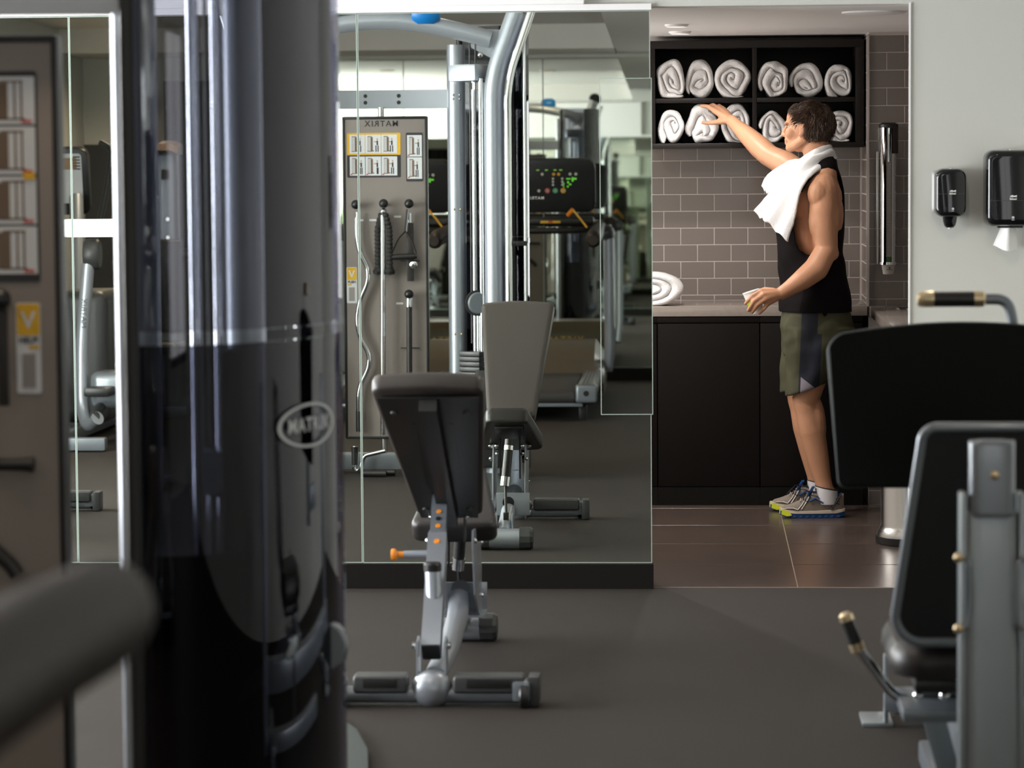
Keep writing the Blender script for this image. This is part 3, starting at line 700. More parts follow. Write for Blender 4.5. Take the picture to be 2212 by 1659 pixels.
# ---- tank top
tb = MB()
rings_to(tb, [(.876, .362, .664, .196, 0), (.93, .362, .664, .192, 0), (.98, .368, .655, .182, 0), (1.06, .362, .640, .172, 0), (1.14, .355, .630, .172, 0), (1.24, .350, .630, .184, 0), (1.33, .354, .633, .188, 0), (1.41, .375, .630, .176, 0), (1.47, .41, .618, .145, 0), (1.525, .45, .60, .110, 0)], PX, PY, PYAW, 40)
limb(tb, [(.545, 12.92, 1.53), (.548, 12.815, 1.488)], [.06, .056]); limb(tb, [(.53, 12.95, 1.53), (.475, 13.05, 1.492)], [.06, .055])
me = remesh(tb, 0.007, 6)
bm = bmesh.new(); bm.from_mesh(me)
kill = []
for f in bm.faces:
    c = f.calc_center_median()
    dead = False
    if c.z < 0.884: dead = True
    near = (c.y - 12.93) < -0.02; zc = 1.325; rx, rz = (.098, .180)
    if near and ((c.x-.524-(c.z-zc)*.22)/rx)**2 + ((c.z-zc)/rz)**2 < 1: dead = True
    if (c.y-12.93) > 0.02 and ((c.x-.47)/.10)**2 + ((c.z-1.36)/.17)**2 < 1: dead = True
    if (V((c.x, c.y, 0))-V((.525, 12.935, 0))).length < .085 and c.z > 1.47: dead = True
    if dead: kill.append(f)
bmesh.ops.delete(bm, geom=kill, context='FACES')
bmesh.ops.smooth_vert(bm, verts=[v for v in bm.verts if v.is_boundary], factor=0.5, use_axis_x=True, use_axis_y=True, use_axis_z=True)
for _ in range(6): bmesh.ops.smooth_vert(bm, verts=[v for v in bm.verts if v.is_boundary], factor=0.5, use_axis_x=True, use_axis_y=True, use_axis_z=True)
bm.normal_update()
for v in bm.verts:
    c = v.co; w_ = max(0, min(1, (1.42-c.z)/.25))
    f_ = NZ.noise(V((c.x*9 + c.z*5, c.y*9, c.z*4))) * .009 + math.sin((c.x*1.4-c.z*.8)*46 + 3*NZ.noise(c*6)) * .0022
    v.co += v.normal * f_ * w_ * max(.08, min(1, (c.z-.888)/.08))
bmesh.ops.solidify(bm, geom=list(bm.faces), thickness=-0.0035)
bm.to_mesh(me); bm.free()
for p_ in me.polygons: p_.use_smooth = True
mesh_obj('tank_top', me, M_TANK, person)
# ---- shorts
sb = MB()
rings_to(sb, [(.70, .375, .672, .180, 0), (.76, .370, .678, .190, 0), (.82, .362, .680, .196, 0), (.90, .372, .660, .186, 0), (.94, .385, .64, .17, 0)], PX, PY, PYAW*.6, 36)
for cx0, cy0, cx1, cy1 in ((.535, 12.845, .478, 12.845), (.52, 13.015, .462, 13.045)):
    rr = []
    for k in range(8):
        t_ = k/7; z = .82-t_*(.82-.553); cx = cx0+(cx1-cx0)*t_; cy = cy0+(cy1-cy0)*t_; hx = .150-.058*t_; hy = .104-.012*t_
        sl = 0.030*t_
        rr.append([(cx+hx*math.cos(a)-.008*t_, cy+hy*math.sin(a), z + sl*math.cos(a)) for a in [2*PI*q/30 for q in range(30)]])
    sb.loft(rr)
me = remesh(sb, 0.0065, 5)
bm = bmesh.new(); bm.from_mesh(me); bm.normal_update()
for v in bm.verts:
    c = v.co; w_ = max(0, min(1, (0.86-c.z)/.1))*max(0.2, min(1, (c.z-.55)/.05))
    f_ = NZ.noise(V((c.x*16, c.y*12, c.z*7))) * .008 + math.sin(c.z*55 - c.x*38 + 5*NZ.noise(c*5)) * .0018
    v.co += v.normal*f_*w_
bm.to_mesh(me); bm.free()
# navy side band and pale lining are cut into the cloth: colour by position on the garment
so = mesh_obj('shorts', me, M_OLIVE, person)
def shorts_cloth():
    nt = M_OLIVE.node_tree; p = nt.nodes['Principled BSDF']; tc = nt.nodes.new('ShaderNodeTexCoord'); sx = nt.nodes.new('ShaderNodeSeparateXYZ')
    nt.links.new(tc.outputs['Object'], sx.inputs[0])
    def mth(op, a, b_=None):
        n = nt.nodes.new('ShaderNodeMath'); n.operation = op
        for k, v_ in enumerate((a, b_)):
            if v_ is None: continue
            if isinstance(v_, (int, float)): n.inputs[k].default_value = v_
            else: nt.links.new(v_, n.inputs[k])
        return n.outputs[0]
    d = mth('SUBTRACT', sx.outputs[0], mth('ADD', mth('MULTIPLY', sx.outputs[2], .045), .4393))
    wide = mth('ADD', mth('MULTIPLY', mth('LESS_THAN', sx.outputs[2], .80), .020), .040)
    m1 = mth('MULTIPLY', mth('GREATER_THAN', d, -.030), mth('LESS_THAN', d, wide))
    m2 = mth('MULTIPLY', mth('GREATER_THAN', d, -.022), mth('LESS_THAN', mth('ADD', sx.outputs[2], mth('MULTIPLY', d, .75)), .598))
    src = p.inputs['Base Color'].links[0].from_socket
    def mixc(fac, a, col):
        m_ = nt.nodes.new('ShaderNodeMix'); m_.data_type = 'RGBA'; nt.links.new(fac, m_.inputs[0]); nt.links.new(a, m_.inputs[6]); m_.inputs[7].default_value = (*col, 1); return m_.outputs[2]
    c_ = mixc(m1, src, (.020, .023, .034)); c_ = mixc(m2, c_, (.28, .25, .29))
    nt.links.new(c_, p.inputs['Base Color'])
shorts_cloth()
# ---- socks and shoes
M_SMESH = mat('shoe_mesh', (.22, .18, .145), .7, vary=(500, .5, 1), bump=(700, .4, .002)); M_SSIL = mat('shoe_silver', (.62, .60, .57), .35, .3)
M_SBLUE = mat('shoe_blue', (.012, .060, .20), .4); M_SYEL = mat('shoe_yellow', (.55, .58, .02), .45); M_SMID = mat('shoe_midsole', (.62, .52, .42), .6); M_SBLK = mat('shoe_black', (.012, .012, .018), .5)
def shoe(toe, y, rz, sock_c):
    root = bpy.data.objects.new('shoe', None); COL.objects.link(root); root.parent = person; root.location = (toe, y, 0); root.rotation_euler = (0, 0, rz)
    L = .280
    def out(x):  # half width (near, far)
        t_ = x/L
        return 0.046*min(1, (max(0, t_*(1.02-t_))**.36)*1.45)*(1.0+0.10*math.cos((t_-.25)*5))
    def plan(k, inset=0.0, x0=0.0, x1=L):
        N = 22; pts = []
        for i in range(N+1):
            x = x0+(x1-x0)*(.5-.5*math.cos(PI*i/N)); pts.append((x, out(x)*k-inset))
        return [(x, max(.002, w_)) for x, w_ in pts]
    def slab(name, z0, z1, k0, k1, m, rise=0.0, x0=0.0, x1=L):
        a = plan(k0, 0, x0, x1); c = plan(k1, 0, x0, x1)
        def ring(pl, z): 
            zz = lambda x: z + rise*max(0, 1-x/.07)**2 + 0.008*max(0, (x-L*.86)/(L*.14))
            return [(x, -w_, zz(x)) for x, w_ in pl] + [(x, w_, zz(x)) for x, w_ in pl[::-1]]
        MB().loft([ring(a, z0), ring(a, (z0+z1)/2), ring(c, z1)]).build(name, m, root, ang=40)
    slab('outsole', 0.0, .020, .93, 1.0, M_SBLUE, .012); slab('midsole', .020, .032, 1.0, .97, M_SMID, .012)
    MB().loft([[(x, s*w_, z) for x, s, w_, z in ((0.0, 0, 0, .018), (.012, -1, .020, .014), (.03, -1, .034, .010), (.05, -1, .040, .014), (.04, -1, .040, .026), (.02, -1, .032, .034), (.0, 0, 0, .040))],
               [(x, s*w_, z) for x, s, w_, z in ((-.003, 0, 0, .018), (.010, -1, .024, .014), (.028, -1, .040, .009), (.05, -1, .045, .013), (.04, -1, .045, .027), (.018, -1, .036, .036), (-.003, 0, 0, .042))]]).build('toe_bumper', M_SYEL, root, ang=40)
    for k in range(9): MB().box((.035+k*.027, -out(.035+k*.027)*.99, .007), (.014, .008, .009), .002).build('sole_lug', M_SBLUE, root)
    # upper
    prof = [(.004, .35, .040), (.02, .80, .052), (.05, .92, .060), (.085, .95, .074), (.115, .93, .094), (.140, .90, .112), (.165, .86, .112), (.190, .84, .098), (.215, .84, .090), (.245, .84, .094), (.262, .80, .104), (.275, .45, .104)]
    rings = []
    def upper_pt(x, k, top, a, grow=0.0):
        w_ = out(min(max(x, .004), L-.004))*k
        return (x, -(w_+grow)*math.copysign(abs(math.cos(a))**.75, math.cos(a)), .030 + (top-.030+grow)*math.sin(a)**.9)
    for x, k, top in prof: rings.append([upper_pt(x, k, top, PI*q/16) for q in range(17)])
    MB().loft(rings, False, False).build('upper', M_SMESH, root, ang=60)
    def prof_at(x):
        for i in range(len(prof)-1):
            if prof[i][0] <= x <= prof[i+1][0]:
                t_ = (x-prof[i][0])/(prof[i+1][0]-prof[i][0]); return tuple(prof[i][q]*(1-t_)+prof[i+1][q]*t_ for q in (1, 2))
        return prof[-1][1:]
    def strip(name, pts, wd, m):   # band lying on the upper; pts (x, angle)
        P = []
        for x, a in pts:
            k, top = prof_at(x); P.append(V(upper_pt(x, k, top, a, .0015)))
        MB().tube(P, wd, 6, True, 0.35).build(name, m, root, ang=60)
    strip('toe_cap_band', [(.016, PI*.10), (.03, PI*.14), (.055, PI*.12), (.075, PI*.05)], .007, M_SSIL)
    strip('overlay_band', [(.075, PI*.05), (.095, PI*.2), (.11, PI*.36)], .004, M_SSIL); strip('overlay_band', [(.09, PI*.05), (.11, PI*.2), (.125, PI*.34)], .0035, M_SSIL)
    strip('side_emblem', [(.125, PI*.20), (.15, PI*.22), (.185, PI*.15)], .011, M_SBLUE); strip('side_emblem', [(.13, PI*.36), (.16, PI*.27), (.19, PI*.17)], .004, M_SBLUE)
    for k in range(3): strip('heel_stripe', [(.155+k*.012, PI*(.40-.02*k)), (.20+k*.01, PI*(.30-.04*k)), (.255, PI*(.24-.06*k))], .0045, M_SBLK)
    strip('heel_counter', [(.215, PI*.04), (.24, PI*.2), (.262, PI*.40)], .010, M_SBLK)
    strip('collar', [(.145, PI*.44), (.165, PI*.43), (.195, PI*.40), (.22, PI*.38), (.25, PI*.42), (.266, PI*.5)], .006, M_SBLUE)
    MB().loft([[(.118, -.022, .092), (.118, .022, .092), (.112, .022, .086), (.112, -.022, .086)], [(.150, -.026, .134), (.150, .026, .134), (.140, .026, .132), (.140, -.026, .132)]]).build('tongue', M_SBLUE, root, ang=40)
    for k in range(5):
        x = .090+k*.013; kk, top = prof_at(x)
        MB().tube([upper_pt(x-.004, kk, top, PI*.30, .003), upper_pt(x, kk, top, PI*.5, .004), upper_pt(x+.005, kk, top, PI*.70, .003)], .0026, 6).build('lace', M_SBLK if k % 2 else M_SSIL, root)
    MB().tube([(.135, -.004, .112), (.120, -.032, .112), (.105, -.044, .080), (.118, -.040, .070), (.130, -.030, .096), (.137, -.006, .114)], .0022, 6).build('lace_bow', M_SBLK, root)
    MB().tube([(.137, -.004, .114), (.110, -.020, .115), (.085, -.030, .092), (.072, -.032, .078)], .0022, 6).build('lace_bow', M_SBLK, root)
    sk = bpy.data.objects.new('sock', None)
    bpy.data.objects.remove(sk)
    sx, sy = sock_c
    MB().loft([[(sx+.0490*math.cos(a)+.0*k, sy+.0430*math.sin(a), z + (.010*(-math.cos(a)) if k else 0)) for a in [2*PI*q/20 for q in range(20)]] for k, z in ((0, .058), (1, .095), (1, .118), (1, .128))]).build('sock', mat('white_sock', (.72, .70, .72), .9), person, ang=60)
    MB().loft([[(sx+.0497*math.cos(a), sy+.0437*math.sin(a), z - .010*math.cos(a)) for a in [2*PI*q/20 for q in range(20)]] for z in (.1255, .1295)]).build('sock_band', M_SBLK, person, ang=60)
shoe(.357, 12.822, 0.02, (.558, 12.830)); shoe(.320, 13.055, 0.03, (.533, 13.060))

# ---- cup in his hand
ct = thing('paper_cup', 'tilted white paper cup held in the man\'s lowered hand', 'cup', (.258, 12.662, .897))
ct.rotation_euler = (0, -0.29, 0)
MB().lathe([(.0005, .003), (.0255, .003), (.0255, 0), (.0265, 0), (.0365, .092), (.0380, .093), (.0380, .097), (.0355, .096), (.026, .005), (.0005, .005)], None, 28).build('cup_wall', M_PAPER, ct, ang=40)
MB().lathe([(.0305, .034), (.0330, .055), (.0325, .055), (.0300, .034)], None, 28, 2.3, 4.6).build('green_print', mat('lime_print', (.35, .55, .02), .5), ct, ang=40)

# ---- towel round his neck
def tx(x): return .398+(x-1705)*.002
def tz(x, y): return 1.546-(y-345)*.002-(x-1705)*.000016
def towel_sheet(rows, nu_, folds, amp, th=.011, sub=5):
    # rows: (L point, R point); interpolated smoothly
    g = []
    R = [(V(a), V(c)) for a, c in rows]
    def cr(p0, p1, p2, p3, t_): return 0.5*((2*p1)+(p2-p0)*t_+(2*p0-5*p1+4*p2-p3)*t_*t_+(3*p1-p0-3*p2+p3)*t_**3)
    seq = []
    for i in range(len(R)-1):
        i0, i3 = max(i-1, 0), min(i+2, len(R)-1)
        for k in range(sub):
            t_ = k/sub
            seq.append((cr(R[i0][0], R[i][0], R[i+1][0], R[i3][0], t_), cr(R[i0][1], R[i][1], R[i+1][1], R[i3][1], t_)))
    seq.append(R[-1])
    for i, (a, c) in enumerate(seq):
        v_ = i/(len(seq)-1); row = []
        d = (c-a); n2 = V((0, -1, 0.15)); n2 = (n2 - d.normalized()*n2.dot(d.normalized())).normalized()
        for j in range(nu_+1):
            u = j/nu_
            p_ = a.lerp(c, u)
            bulge = math.sin(u*PI)*.022*(1-.4*v_)
            p_ += n2*(bulge + amp*math.sin(u*folds*PI*2+v_*2.2)*(0.35+.65*v_) + .012*NZ.noise(p_*11) + .003*NZ.noise(p_*60))
            if i == len(seq)-1: p_ += V((0, 0, .010*NZ.noise(V((u*9, 2, 5)))))
            row.append(p_)
        g.append(row)
    b_ = MB(); b_.sheet(g)
    b_.b.normal_update(); bmesh.ops.solidify(b_.b, geom=list(b_.b.faces), thickness=th)
    return b_
tt = thing('neck_towel', 'white terry towel draped round the man\'s neck', 'towel', (0, 0, 0))
near = [((.475, 13.00, 1.555), (.515, 13.07, 1.510)), ((.555, 12.985, 1.598), (.592, 13.005, 1.540)), ((tx(1792), 12.925, tz(1792, 318)), (tx(1803), 12.905, tz(1803, 346))), ((tx(1768), 12.862, tz(1768, 327)), (tx(1783), 12.815, tz(1783, 362))),
        ((tx(1737), 12.858, tz(1737, 345)), (tx(1755), 12.745, tz(1755, 380))), ((tx(1708), 12.875, tz(1708, 372)), (tx(1733), 12.72, tz(1733, 408))), ((tx(1680), 12.87, tz(1680, 410)), (tx(1722), 12.715, tz(1722, 445))),
        ((tx(1657), 12.855, tz(1657, 436)), (tx(1712), 12.715, tz(1712, 480))), ((tx(1632), 12.85, tz(1632, 458)), (tx(1700), 12.71, tz(1700, 520)))]
for nm_, rws in (('near_end', near), ('far_end', [((tx(1745), 12.905, tz(1745, 352)), (tx(1752), 12.87, tz(1752, 372))), ((tx(1715), 12.96, tz(1715, 352)), (tx(1735), 12.86, tz(1735, 378))), ((tx(1688), 12.99, tz(1688, 365)), (tx(1718), 12.88, tz(1718, 400))), ((tx(1662), 13.00, tz(1662, 388)), (tx(1700), 12.885, tz(1700, 425))), ((tx(1651), 13.0, tz(1651, 404)), (tx(1690), 12.885, tz(1690, 455)))])):
    o = towel_sheet(rws, 30, 2.2, .014 if nm_ == 'near_end' else .008).build(nm_, M_TOWEL, tt, ang=None, fixn=True)
    for p_ in o.data.polygons: p_.use_smooth = True
# ================================================================== adjustable bench
def make_bench():
    BX, BY = -0.765, 8.42
    t = thing('adjustable_bench', 'grey adjustable weight bench with raised dark backrest in front of the mirrors', 'bench', (BX, BY, 0))
    def P(n, mb, m, par=None, ang=35): return mb.build(n, m, par or t, ang)
    X = lambda x: x-BX
    Yy = lambda y: y-BY
    # front crossbar
    P('crossbar', MB().tube([(-.255, 0, .031), (.262, 0, .031)], .024, 18), M_GREY)
    for x0, x1 in ((-.225, -.068), (.064, .268)):
        c = P('step_cover', MB().box(((x0+x1)/2, 0, .066), (x1-x0, .085, .050), .012, seg=3), M_DGREY)
        P('recess', MB().box(((x0+x1)/2, -.0415, .070), ((x1-x0)*.62, .006, .026), .002), M_BLACK, c)
    P('boss', MB().ball((0.0, 0, .048), (.060, .046, .056), 20, 14), M_SILVER)
    for s in (-1, 1):
        P('wheel_fork', MB().box((s*.268-.008, -.012, .048), (.050, .075, .058), .008), M_GREY)
        w_ = P('wheel', MB().lathe([(.010, -.013), (.030, -.013), (.034, -.008), (.034, .008), (.030, .013), (.010, .013)], plane_m((s*.268, -.040, .034), (0, 0, 1), (0, 1, 0)), 26), M_BLACK)
        P('axle_bolt', MB().ball((s*.268-.024, -.042, .036), .007, 10, 8), M_CHROME, w_)
    P('end_block', MB().box((.295, .008, .045), (.034, .090, .088), .008), M_DGREY)
    P('end_block', MB().box((-.262, .012, .040), (.030, .06, .075), .008), M_DGREY)
    # inclined beam
    a, c = V((-.004, .03, .150)), V((-.012, .385, .432)); d = (c-a).normalized()
    def beam(n, p0, p1, w_, h_, m, bev=.004): 
        q = (V(p1)-V(p0)); L = q.length; mm = frame(p0, (1, 0, 0), q)
        return P(n, MB().prism([(-w_/2, -h_/2), (w_/2, -h_/2), (w_/2, h_/2), (-w_/2, h_/2)], L, mm, bev), m)
    sl = beam('incline_sleeve', a, c, .056, .062, M_SILVER)
    P('end_plug', MB().prism(rounded(.052, .058, .006), .004, frame(a-d*.004, (1, 0, 0), d)), M_BLACK, sl)
    e = c + d*.185
    it = beam('incline_inner_tube', c, e, .046, .050, M_GREY)
    up = V((1, 0, 0)).cross(d) * -1
    if up.z < 0: up = -up
    for q, (k, par) in enumerate(((.03, it), (.06, it), (.09, it))):
        pp = c + d*k + up*.0252
        P('adjust_hole', MB().lathe([(.0005, 0), (.008, 0), (.008, .0012), (.0005, .0012)], frame(pp, (1, 0, 0), up), 14), M_ORANGE if q != 1 else M_BLACK, par)
    P('adjust_hole', MB().lathe([(.0005, 0), (.009, 0), (.009, .0012), (.0005, .0012)], frame(c - d*.04 + up*.0312, (1, 0, 0), up), 14), M_ORANGE, sl)
    # lower hinge plates
    for s in (-1, 1):
        hpl = P('hinge_plate', MB().prism([(-.03, 0), (.045, 0), (.050, .09), (.02, .11), (-.02, .10)], .006, plane_m((s*.040-.004, .02, .085), (0, 1, 0), (0, 0, 1))), M_SILVER)
        P('hinge_bolt', MB().lathe([(.0005, 0), (.010, 0), (.010, .008), (.0005, .010)], plane_m((s*.043-.004 + (.004 if s > 0 else -.004), .045, .165), (0, 1, 0), (0, 0, 1)) if s > 0 else plane_m((-.052, .045, .165), (0, 0, 1), (0, 1, 0)), 12), M_CHROME, hpl)
    # upright tube with black cap
    ut = P('storage_tube', MB().cyl((-.006, .165, .235), (-.012, .190, .372), .0235, None, 20), M_SILVER)
    P('tube_cap', MB().lathe([(.0005, .018), (.022, .018), (.0265, .012), (.0265, -.006), (.0245, -.008), (.0005, -.008)], Mx.Translation((-.012, .190, .370)), 20), M_BLACK, ut)
    # pop pin
    pp = P('pop_pin', MB().cyl((-.115, .38, .385), (-.035, .38, .387), .0115, None, 16), M_SILVER)
    P('pin_knob', MB().lathe([(.0005, -.036), (.016, -.035), (.0185, -.028), (.017, -.022), (.010, -.016), (.010, .002), (.0005, .002)], frame((-.118, .38, .385), (0, 1, 0), (1, 0, 0)), 20), M_ORANGE, pp)
    P('pin_collar', MB().cyl((-.040, .38, .387), (-.028, .38, .387), .015, None, 16), M_CHROME, pp)
    # spine
    P('spine', MB().tube(fillet([(.006, .03, .075), (.012, .46, .090), (.020, .70, .150), (.018, .77, .20)], .12), .033, 18), M_SILVER)
    # seat support: box bracket with tall side plates
    for s in (-1, 1):
        pl = P('seat_side_plate', MB().prism([(-.10, -.02), (.10, -.13), (.16, -.13), (.17, .03), (.10, .17), (-.16, .19), (-.17, .15)], .006, plane_m((s*.066+.004, .80, .235), (0, 1, 0), (0, 0, 1)), .001), M_SILVER)
        for yy, zz in ((.66, .39), (.93, .35), (.93, .18)): P('plate_bolt', MB().ball((s*.074+.004, yy, zz), (.007, .009, .009), 10, 8), M_CHROME, pl)
    P('bracket_box', MB().box((.024, .975, .170), (.136, .006, .090), .001).box((.024, .905, .125), (.136, .14, .006)), M_SILVER)
    P('bracket_hole', MB().lathe([(.0005, 0), (.024, 0), (.024, .002), (.0005, .002)], plane_m((.005, .9785, .175), (-1, 0, 0), (0, 0, 1)), 20), M_BLACK)
    P('rear_column', MB().tube([(.015, .86, .21), (.005, .98, .135), (-.006, 1.10, .062)], .031, 18), M_SILVER)
    for s in (-1, 1): P('rear_lug', MB().box((s*.034-.006, 1.085, .105), (.007, .05, .075), .002), M_SILVER)
    # rear foot
    P('rear_foot', MB().tube([(-.07, 1.13, .043), (.068, 1.13, .043)], .042, 20), M_SILVER)
    for s in (-1, 1):
        x = s*.086-.004
        P('foot_cap', MB().loft([[(x+q*s, 1.13+r*math.cos(2*PI*k/12+PI/12), .045+r*math.sin(2*PI*k/12+PI/12)) for k in range(12)] for q, r in ((-.026, .043), (-.024, .047), (.018, .047), (.030, .040), (.032, .030))]), M_DGREY, None, 25)
    # gas spring
    g = P('gas_spring', MB().tube([(.012, .995, .435), (-.004, 1.03, .262)], .0185, 16), M_BLACK)
    P('spring_collar', MB().tube([(.0098, 1.000, .410), (.0085, 1.004, .392)], .020, 16), M_CHROME, g); P('spring_collar', MB().tube([(-.002, 1.026, .285), (-.006, 1.033, .248)], .0205, 16), M_CHROME, g)
    P('spring_rod', MB().tube([(-.004, 1.03, .262), (.0, 1.062, .135)], .006, 10), M_BLACK, g); P('spring_clevis', MB().box((.0, 1.064, .118), (.022, .022, .05), .003), M_BLACK, g)
    # linkage under the seat
    for s in (-1, 1):
        P('link_arm', MB().prism([(-.02, -.09), (.012, -.09), (.03, .07), (-.012, .08)], .005, plane_m((s*.040+.01, .95, .36), (0, 1, 0), (0, 0, 1)), .001), M_BLACK)
        P('link_bolt', MB().ball((s*.052+.01, .965, .405), (.010, .010, .010), 10, 8), M_CHROME); P('link_bolt', MB().ball((s*.052+.01, .945, .372), (.008, .009, .009), 10, 8), M_CHROME)
    # backrest
    top, bot = V((-.000, -.060, .916)), V((.002, .660, .466)); ax = (top-bot).normalized(); L = (top-bot).length
    nrm = V((1, 0, 0)).cross(ax).normalized()
    if nrm.y < 0: nrm = -nrm           # faces the mirror and up
    br = bpy.data.objects.new('backrest', None); COL.objects.link(br); br.parent = t
    def pad(n, w0, w1, L_, o, th, m, par, crown=.012, r=.03):
        # outline in (across, along); w0 at the low end, w1 at the top
        pts = []
        N = 6
        def corner(cx, cy, a0, rr):
            for k in range(N+1):
                a_ = a0+PI/2*k/N; pts.append((cx+rr*math.cos(a_), cy+rr*math.sin(a_)))
        corner(w1/2-r, L_-r, 0, r)
        for k in range(1, 6): pts.append(((w1/2-r)*(1-2*k/6), L_+crown*math.sin(PI*k/6)))
        corner(-w1/2+r, L_-r, PI/2, r); corner(-w0/2+r, r, PI, r); corner(w0/2-r, r, 1.5*PI, r)
        b_ = MB(); rings = []
        cx = 0; cy = L_/2
        for zz, k in ((0, .955), (.004, .985), (.012, 1.0), (th-.022, 1.0), (th-.010, .985), (th-.002, .93), (th, .86)):
            rings.append([V(o) + V((1, 0, 0))*((x-cx)*k) + ax2*((y-cy)*(1-(1-k)*.6)+cy) + n2*zz for x, y in pts])
        return b_.loft(rings).build(n, m, par, 50)
    ax2, n2 = ax, nrm
    pad('cushion', .205, .322, L, bot, .062, M_VINYLG, br)
    P('back_board', MB().prism([(-.088, .015), (.088, .015), (.145, L-.03), (-.145, L-.03)], .006, plane_m(bot - nrm*.006, (1, 0, 0), ax)), M_BLACK, br)
    beamp = MB().prism([(-.026, 0), (.026, 0), (.026, .045), (-.026, .045)], L-.055, frame(bot + ax*.02 - nrm*.05, (1, 0, 0), ax))
    P('spine_bar', beamp, M_BLACK, br)
    for s in (-1, 1):
        P('rib', MB().box((0, 0, 0), (.010, .52, .008)), M_BLACK, br).matrix_local = plane_m(bot + V((1, 0, 0))*s*.055 + ax*.40 - nrm*.009, (1, 0, 0), ax)
        for k, off in ((.73, .105), (.08, .068)):
            pc = bot + V((1, 0, 0))*s*off + ax*k - nrm*.007
            P('bolt_recess', MB().lathe([(.0005, 0), (.026, 0), (.026, .002), (.0005, .002)], frame(pc - nrm*.002, (1, 0, 0), -nrm), 18), M_GLOSSB, br)
            P('bolt_head', MB().lathe([(.0005, .006), (.009, .006), (.012, 0), (.0005, 0)], frame(pc - nrm*.004, (1, 0, 0), -nrm), 12), M_DGREY, br)
    for s in (-1, 1):
        P('hinge_cheek', MB().prism([(-.03, -.05), (.03, -.05), (.03, .06), (-.02, .075)], .005, plane_m((s*.045, .66, .44), (0, 1, 0), (0, 0, 1)), .001), M_BLACK, br)
        for yy in (.63, .68): P('hinge_bolt', MB().ball((s*.055, yy, .468), .008, 10, 8), M_CHROME, br)
    # seat
    st = bpy.data.objects.new('seat', None); COL.objects.link(st); st.parent = t
    f, bk = V((.005, 1.085, .515)), V((.005, .770, .372)); ax2 = (bk-f).normalized(); n2 = V((1, 0, 0)).cross(ax2).normalized()
    if n2.z < 0: n2 = -n2
    pad('cushion', .175, .268, (bk-f).length, f, .068, M_VINYL, st, .006, .028)
    P('seat_bracket', MB().box((.012, .985, .463), (.115, .13, .010), .002, Mx.Rotation(.425, 3, 'X')), M_BLACK, st)
    for s in (-1, 1): P('bolt_head', MB().ball((s*.078+.005, .84, .396), (.012, .012, .010), 10, 8), M_STEEL, st)
    return t
bench = make_bench()
b2 = copy_tree(bench); b2.location = (-0.765-2.25, 8.05, 0)
tag(b2, 'second grey adjustable bench seen only by its foot in the far left of the mirror', 'bench')
# ================================================================== cable machine with two angled towers
TC = V((-1.5475, 6.4, 0))
M_YEL = mat('yellow_print', (0.72, 0.42, 0.02), .5); M_PBRN = mat('brown_print', (0.16, 0.11, 0.075), .6); M_PDRK = mat('dark_print', (0.03, 0.03, 0.032), .6); M_PSKN = mat('skin_print', (.45, .25, .15), .6); M_PGRY = mat('grey_print', (.30, .28, .27), .6); M_PRED = mat('red_print', (.55, .06, .04), .6); M_PWHT = mat('white_print', (.66, .68, .70), .45)
M_SMOKE = smoked('smoked_polycarbonate', (.56, .57, .61)); M_SMOKED = smoked('dark_smoked_polycarbonate', (.23, .24, .29)); M_CLEAR = smoked('clear_acrylic', (.80, .82, .84))
tr = thing('cable_machine', 'dual tower cable machine with smoked curved guards and taupe accessory panel', 'cable machine', TC)
def TP(n, mb, m, par=None, ang=40):
    for v in mb.b.verts: v.co -= TC
    return mb.build(n, m, par or tr, ang)
# panel
pn = TP('accessory_panel', MB().box((-1.555, 6.20, 1.008), (.425, .050, 1.645), .002), M_PANEL)
fr = MB()
for x in (-1.5475-.2205, -1.5475+.2055): fr.box((x, 6.20, 1.008), (.014, .060, 1.660), .004)
for z in (.182, 1.832): fr.box((-1.555, 6.20, z), (.430, .060, .015), .004)
TP('panel_frame', fr, M_BLACK, pn)
for z0, z1 in ((1.836, 1.886), (.09, .176)): TP('panel_pin', MB().cyl((-1.575, 6.20, z0), (-1.575, 6.20, z1), .016), M_STEEL, pn)
FY, BKY = 6.2255, 6.1745
def PXs(x, side): return x+.0345 if side > 0 else x*.987
def PZs(z, side): return z+.062 if side > 0 else 1.586+(z-1.586)*.987
def flat(n, x0, x1, z0, z1, side, m, lift=0.0006, par=None, r=0.0):
    y = (FY + lift) if side > 0 else (BKY - lift)
    x0, x1, z0, z1 = PXs(x0, side), PXs(x1, side), PZs(z0, side), PZs(z1, side)
    mm = plane_m(((x0+x1)/2, y, (z0+z1)/2), (-1, 0, 0) if side > 0 else (1, 0, 0), (0, 0, 1))
    return TP(n, MB().prism(rounded(x1-x0, z1-z0, max(r, .0005), 3), .0005, mm), m, par or pn, None)
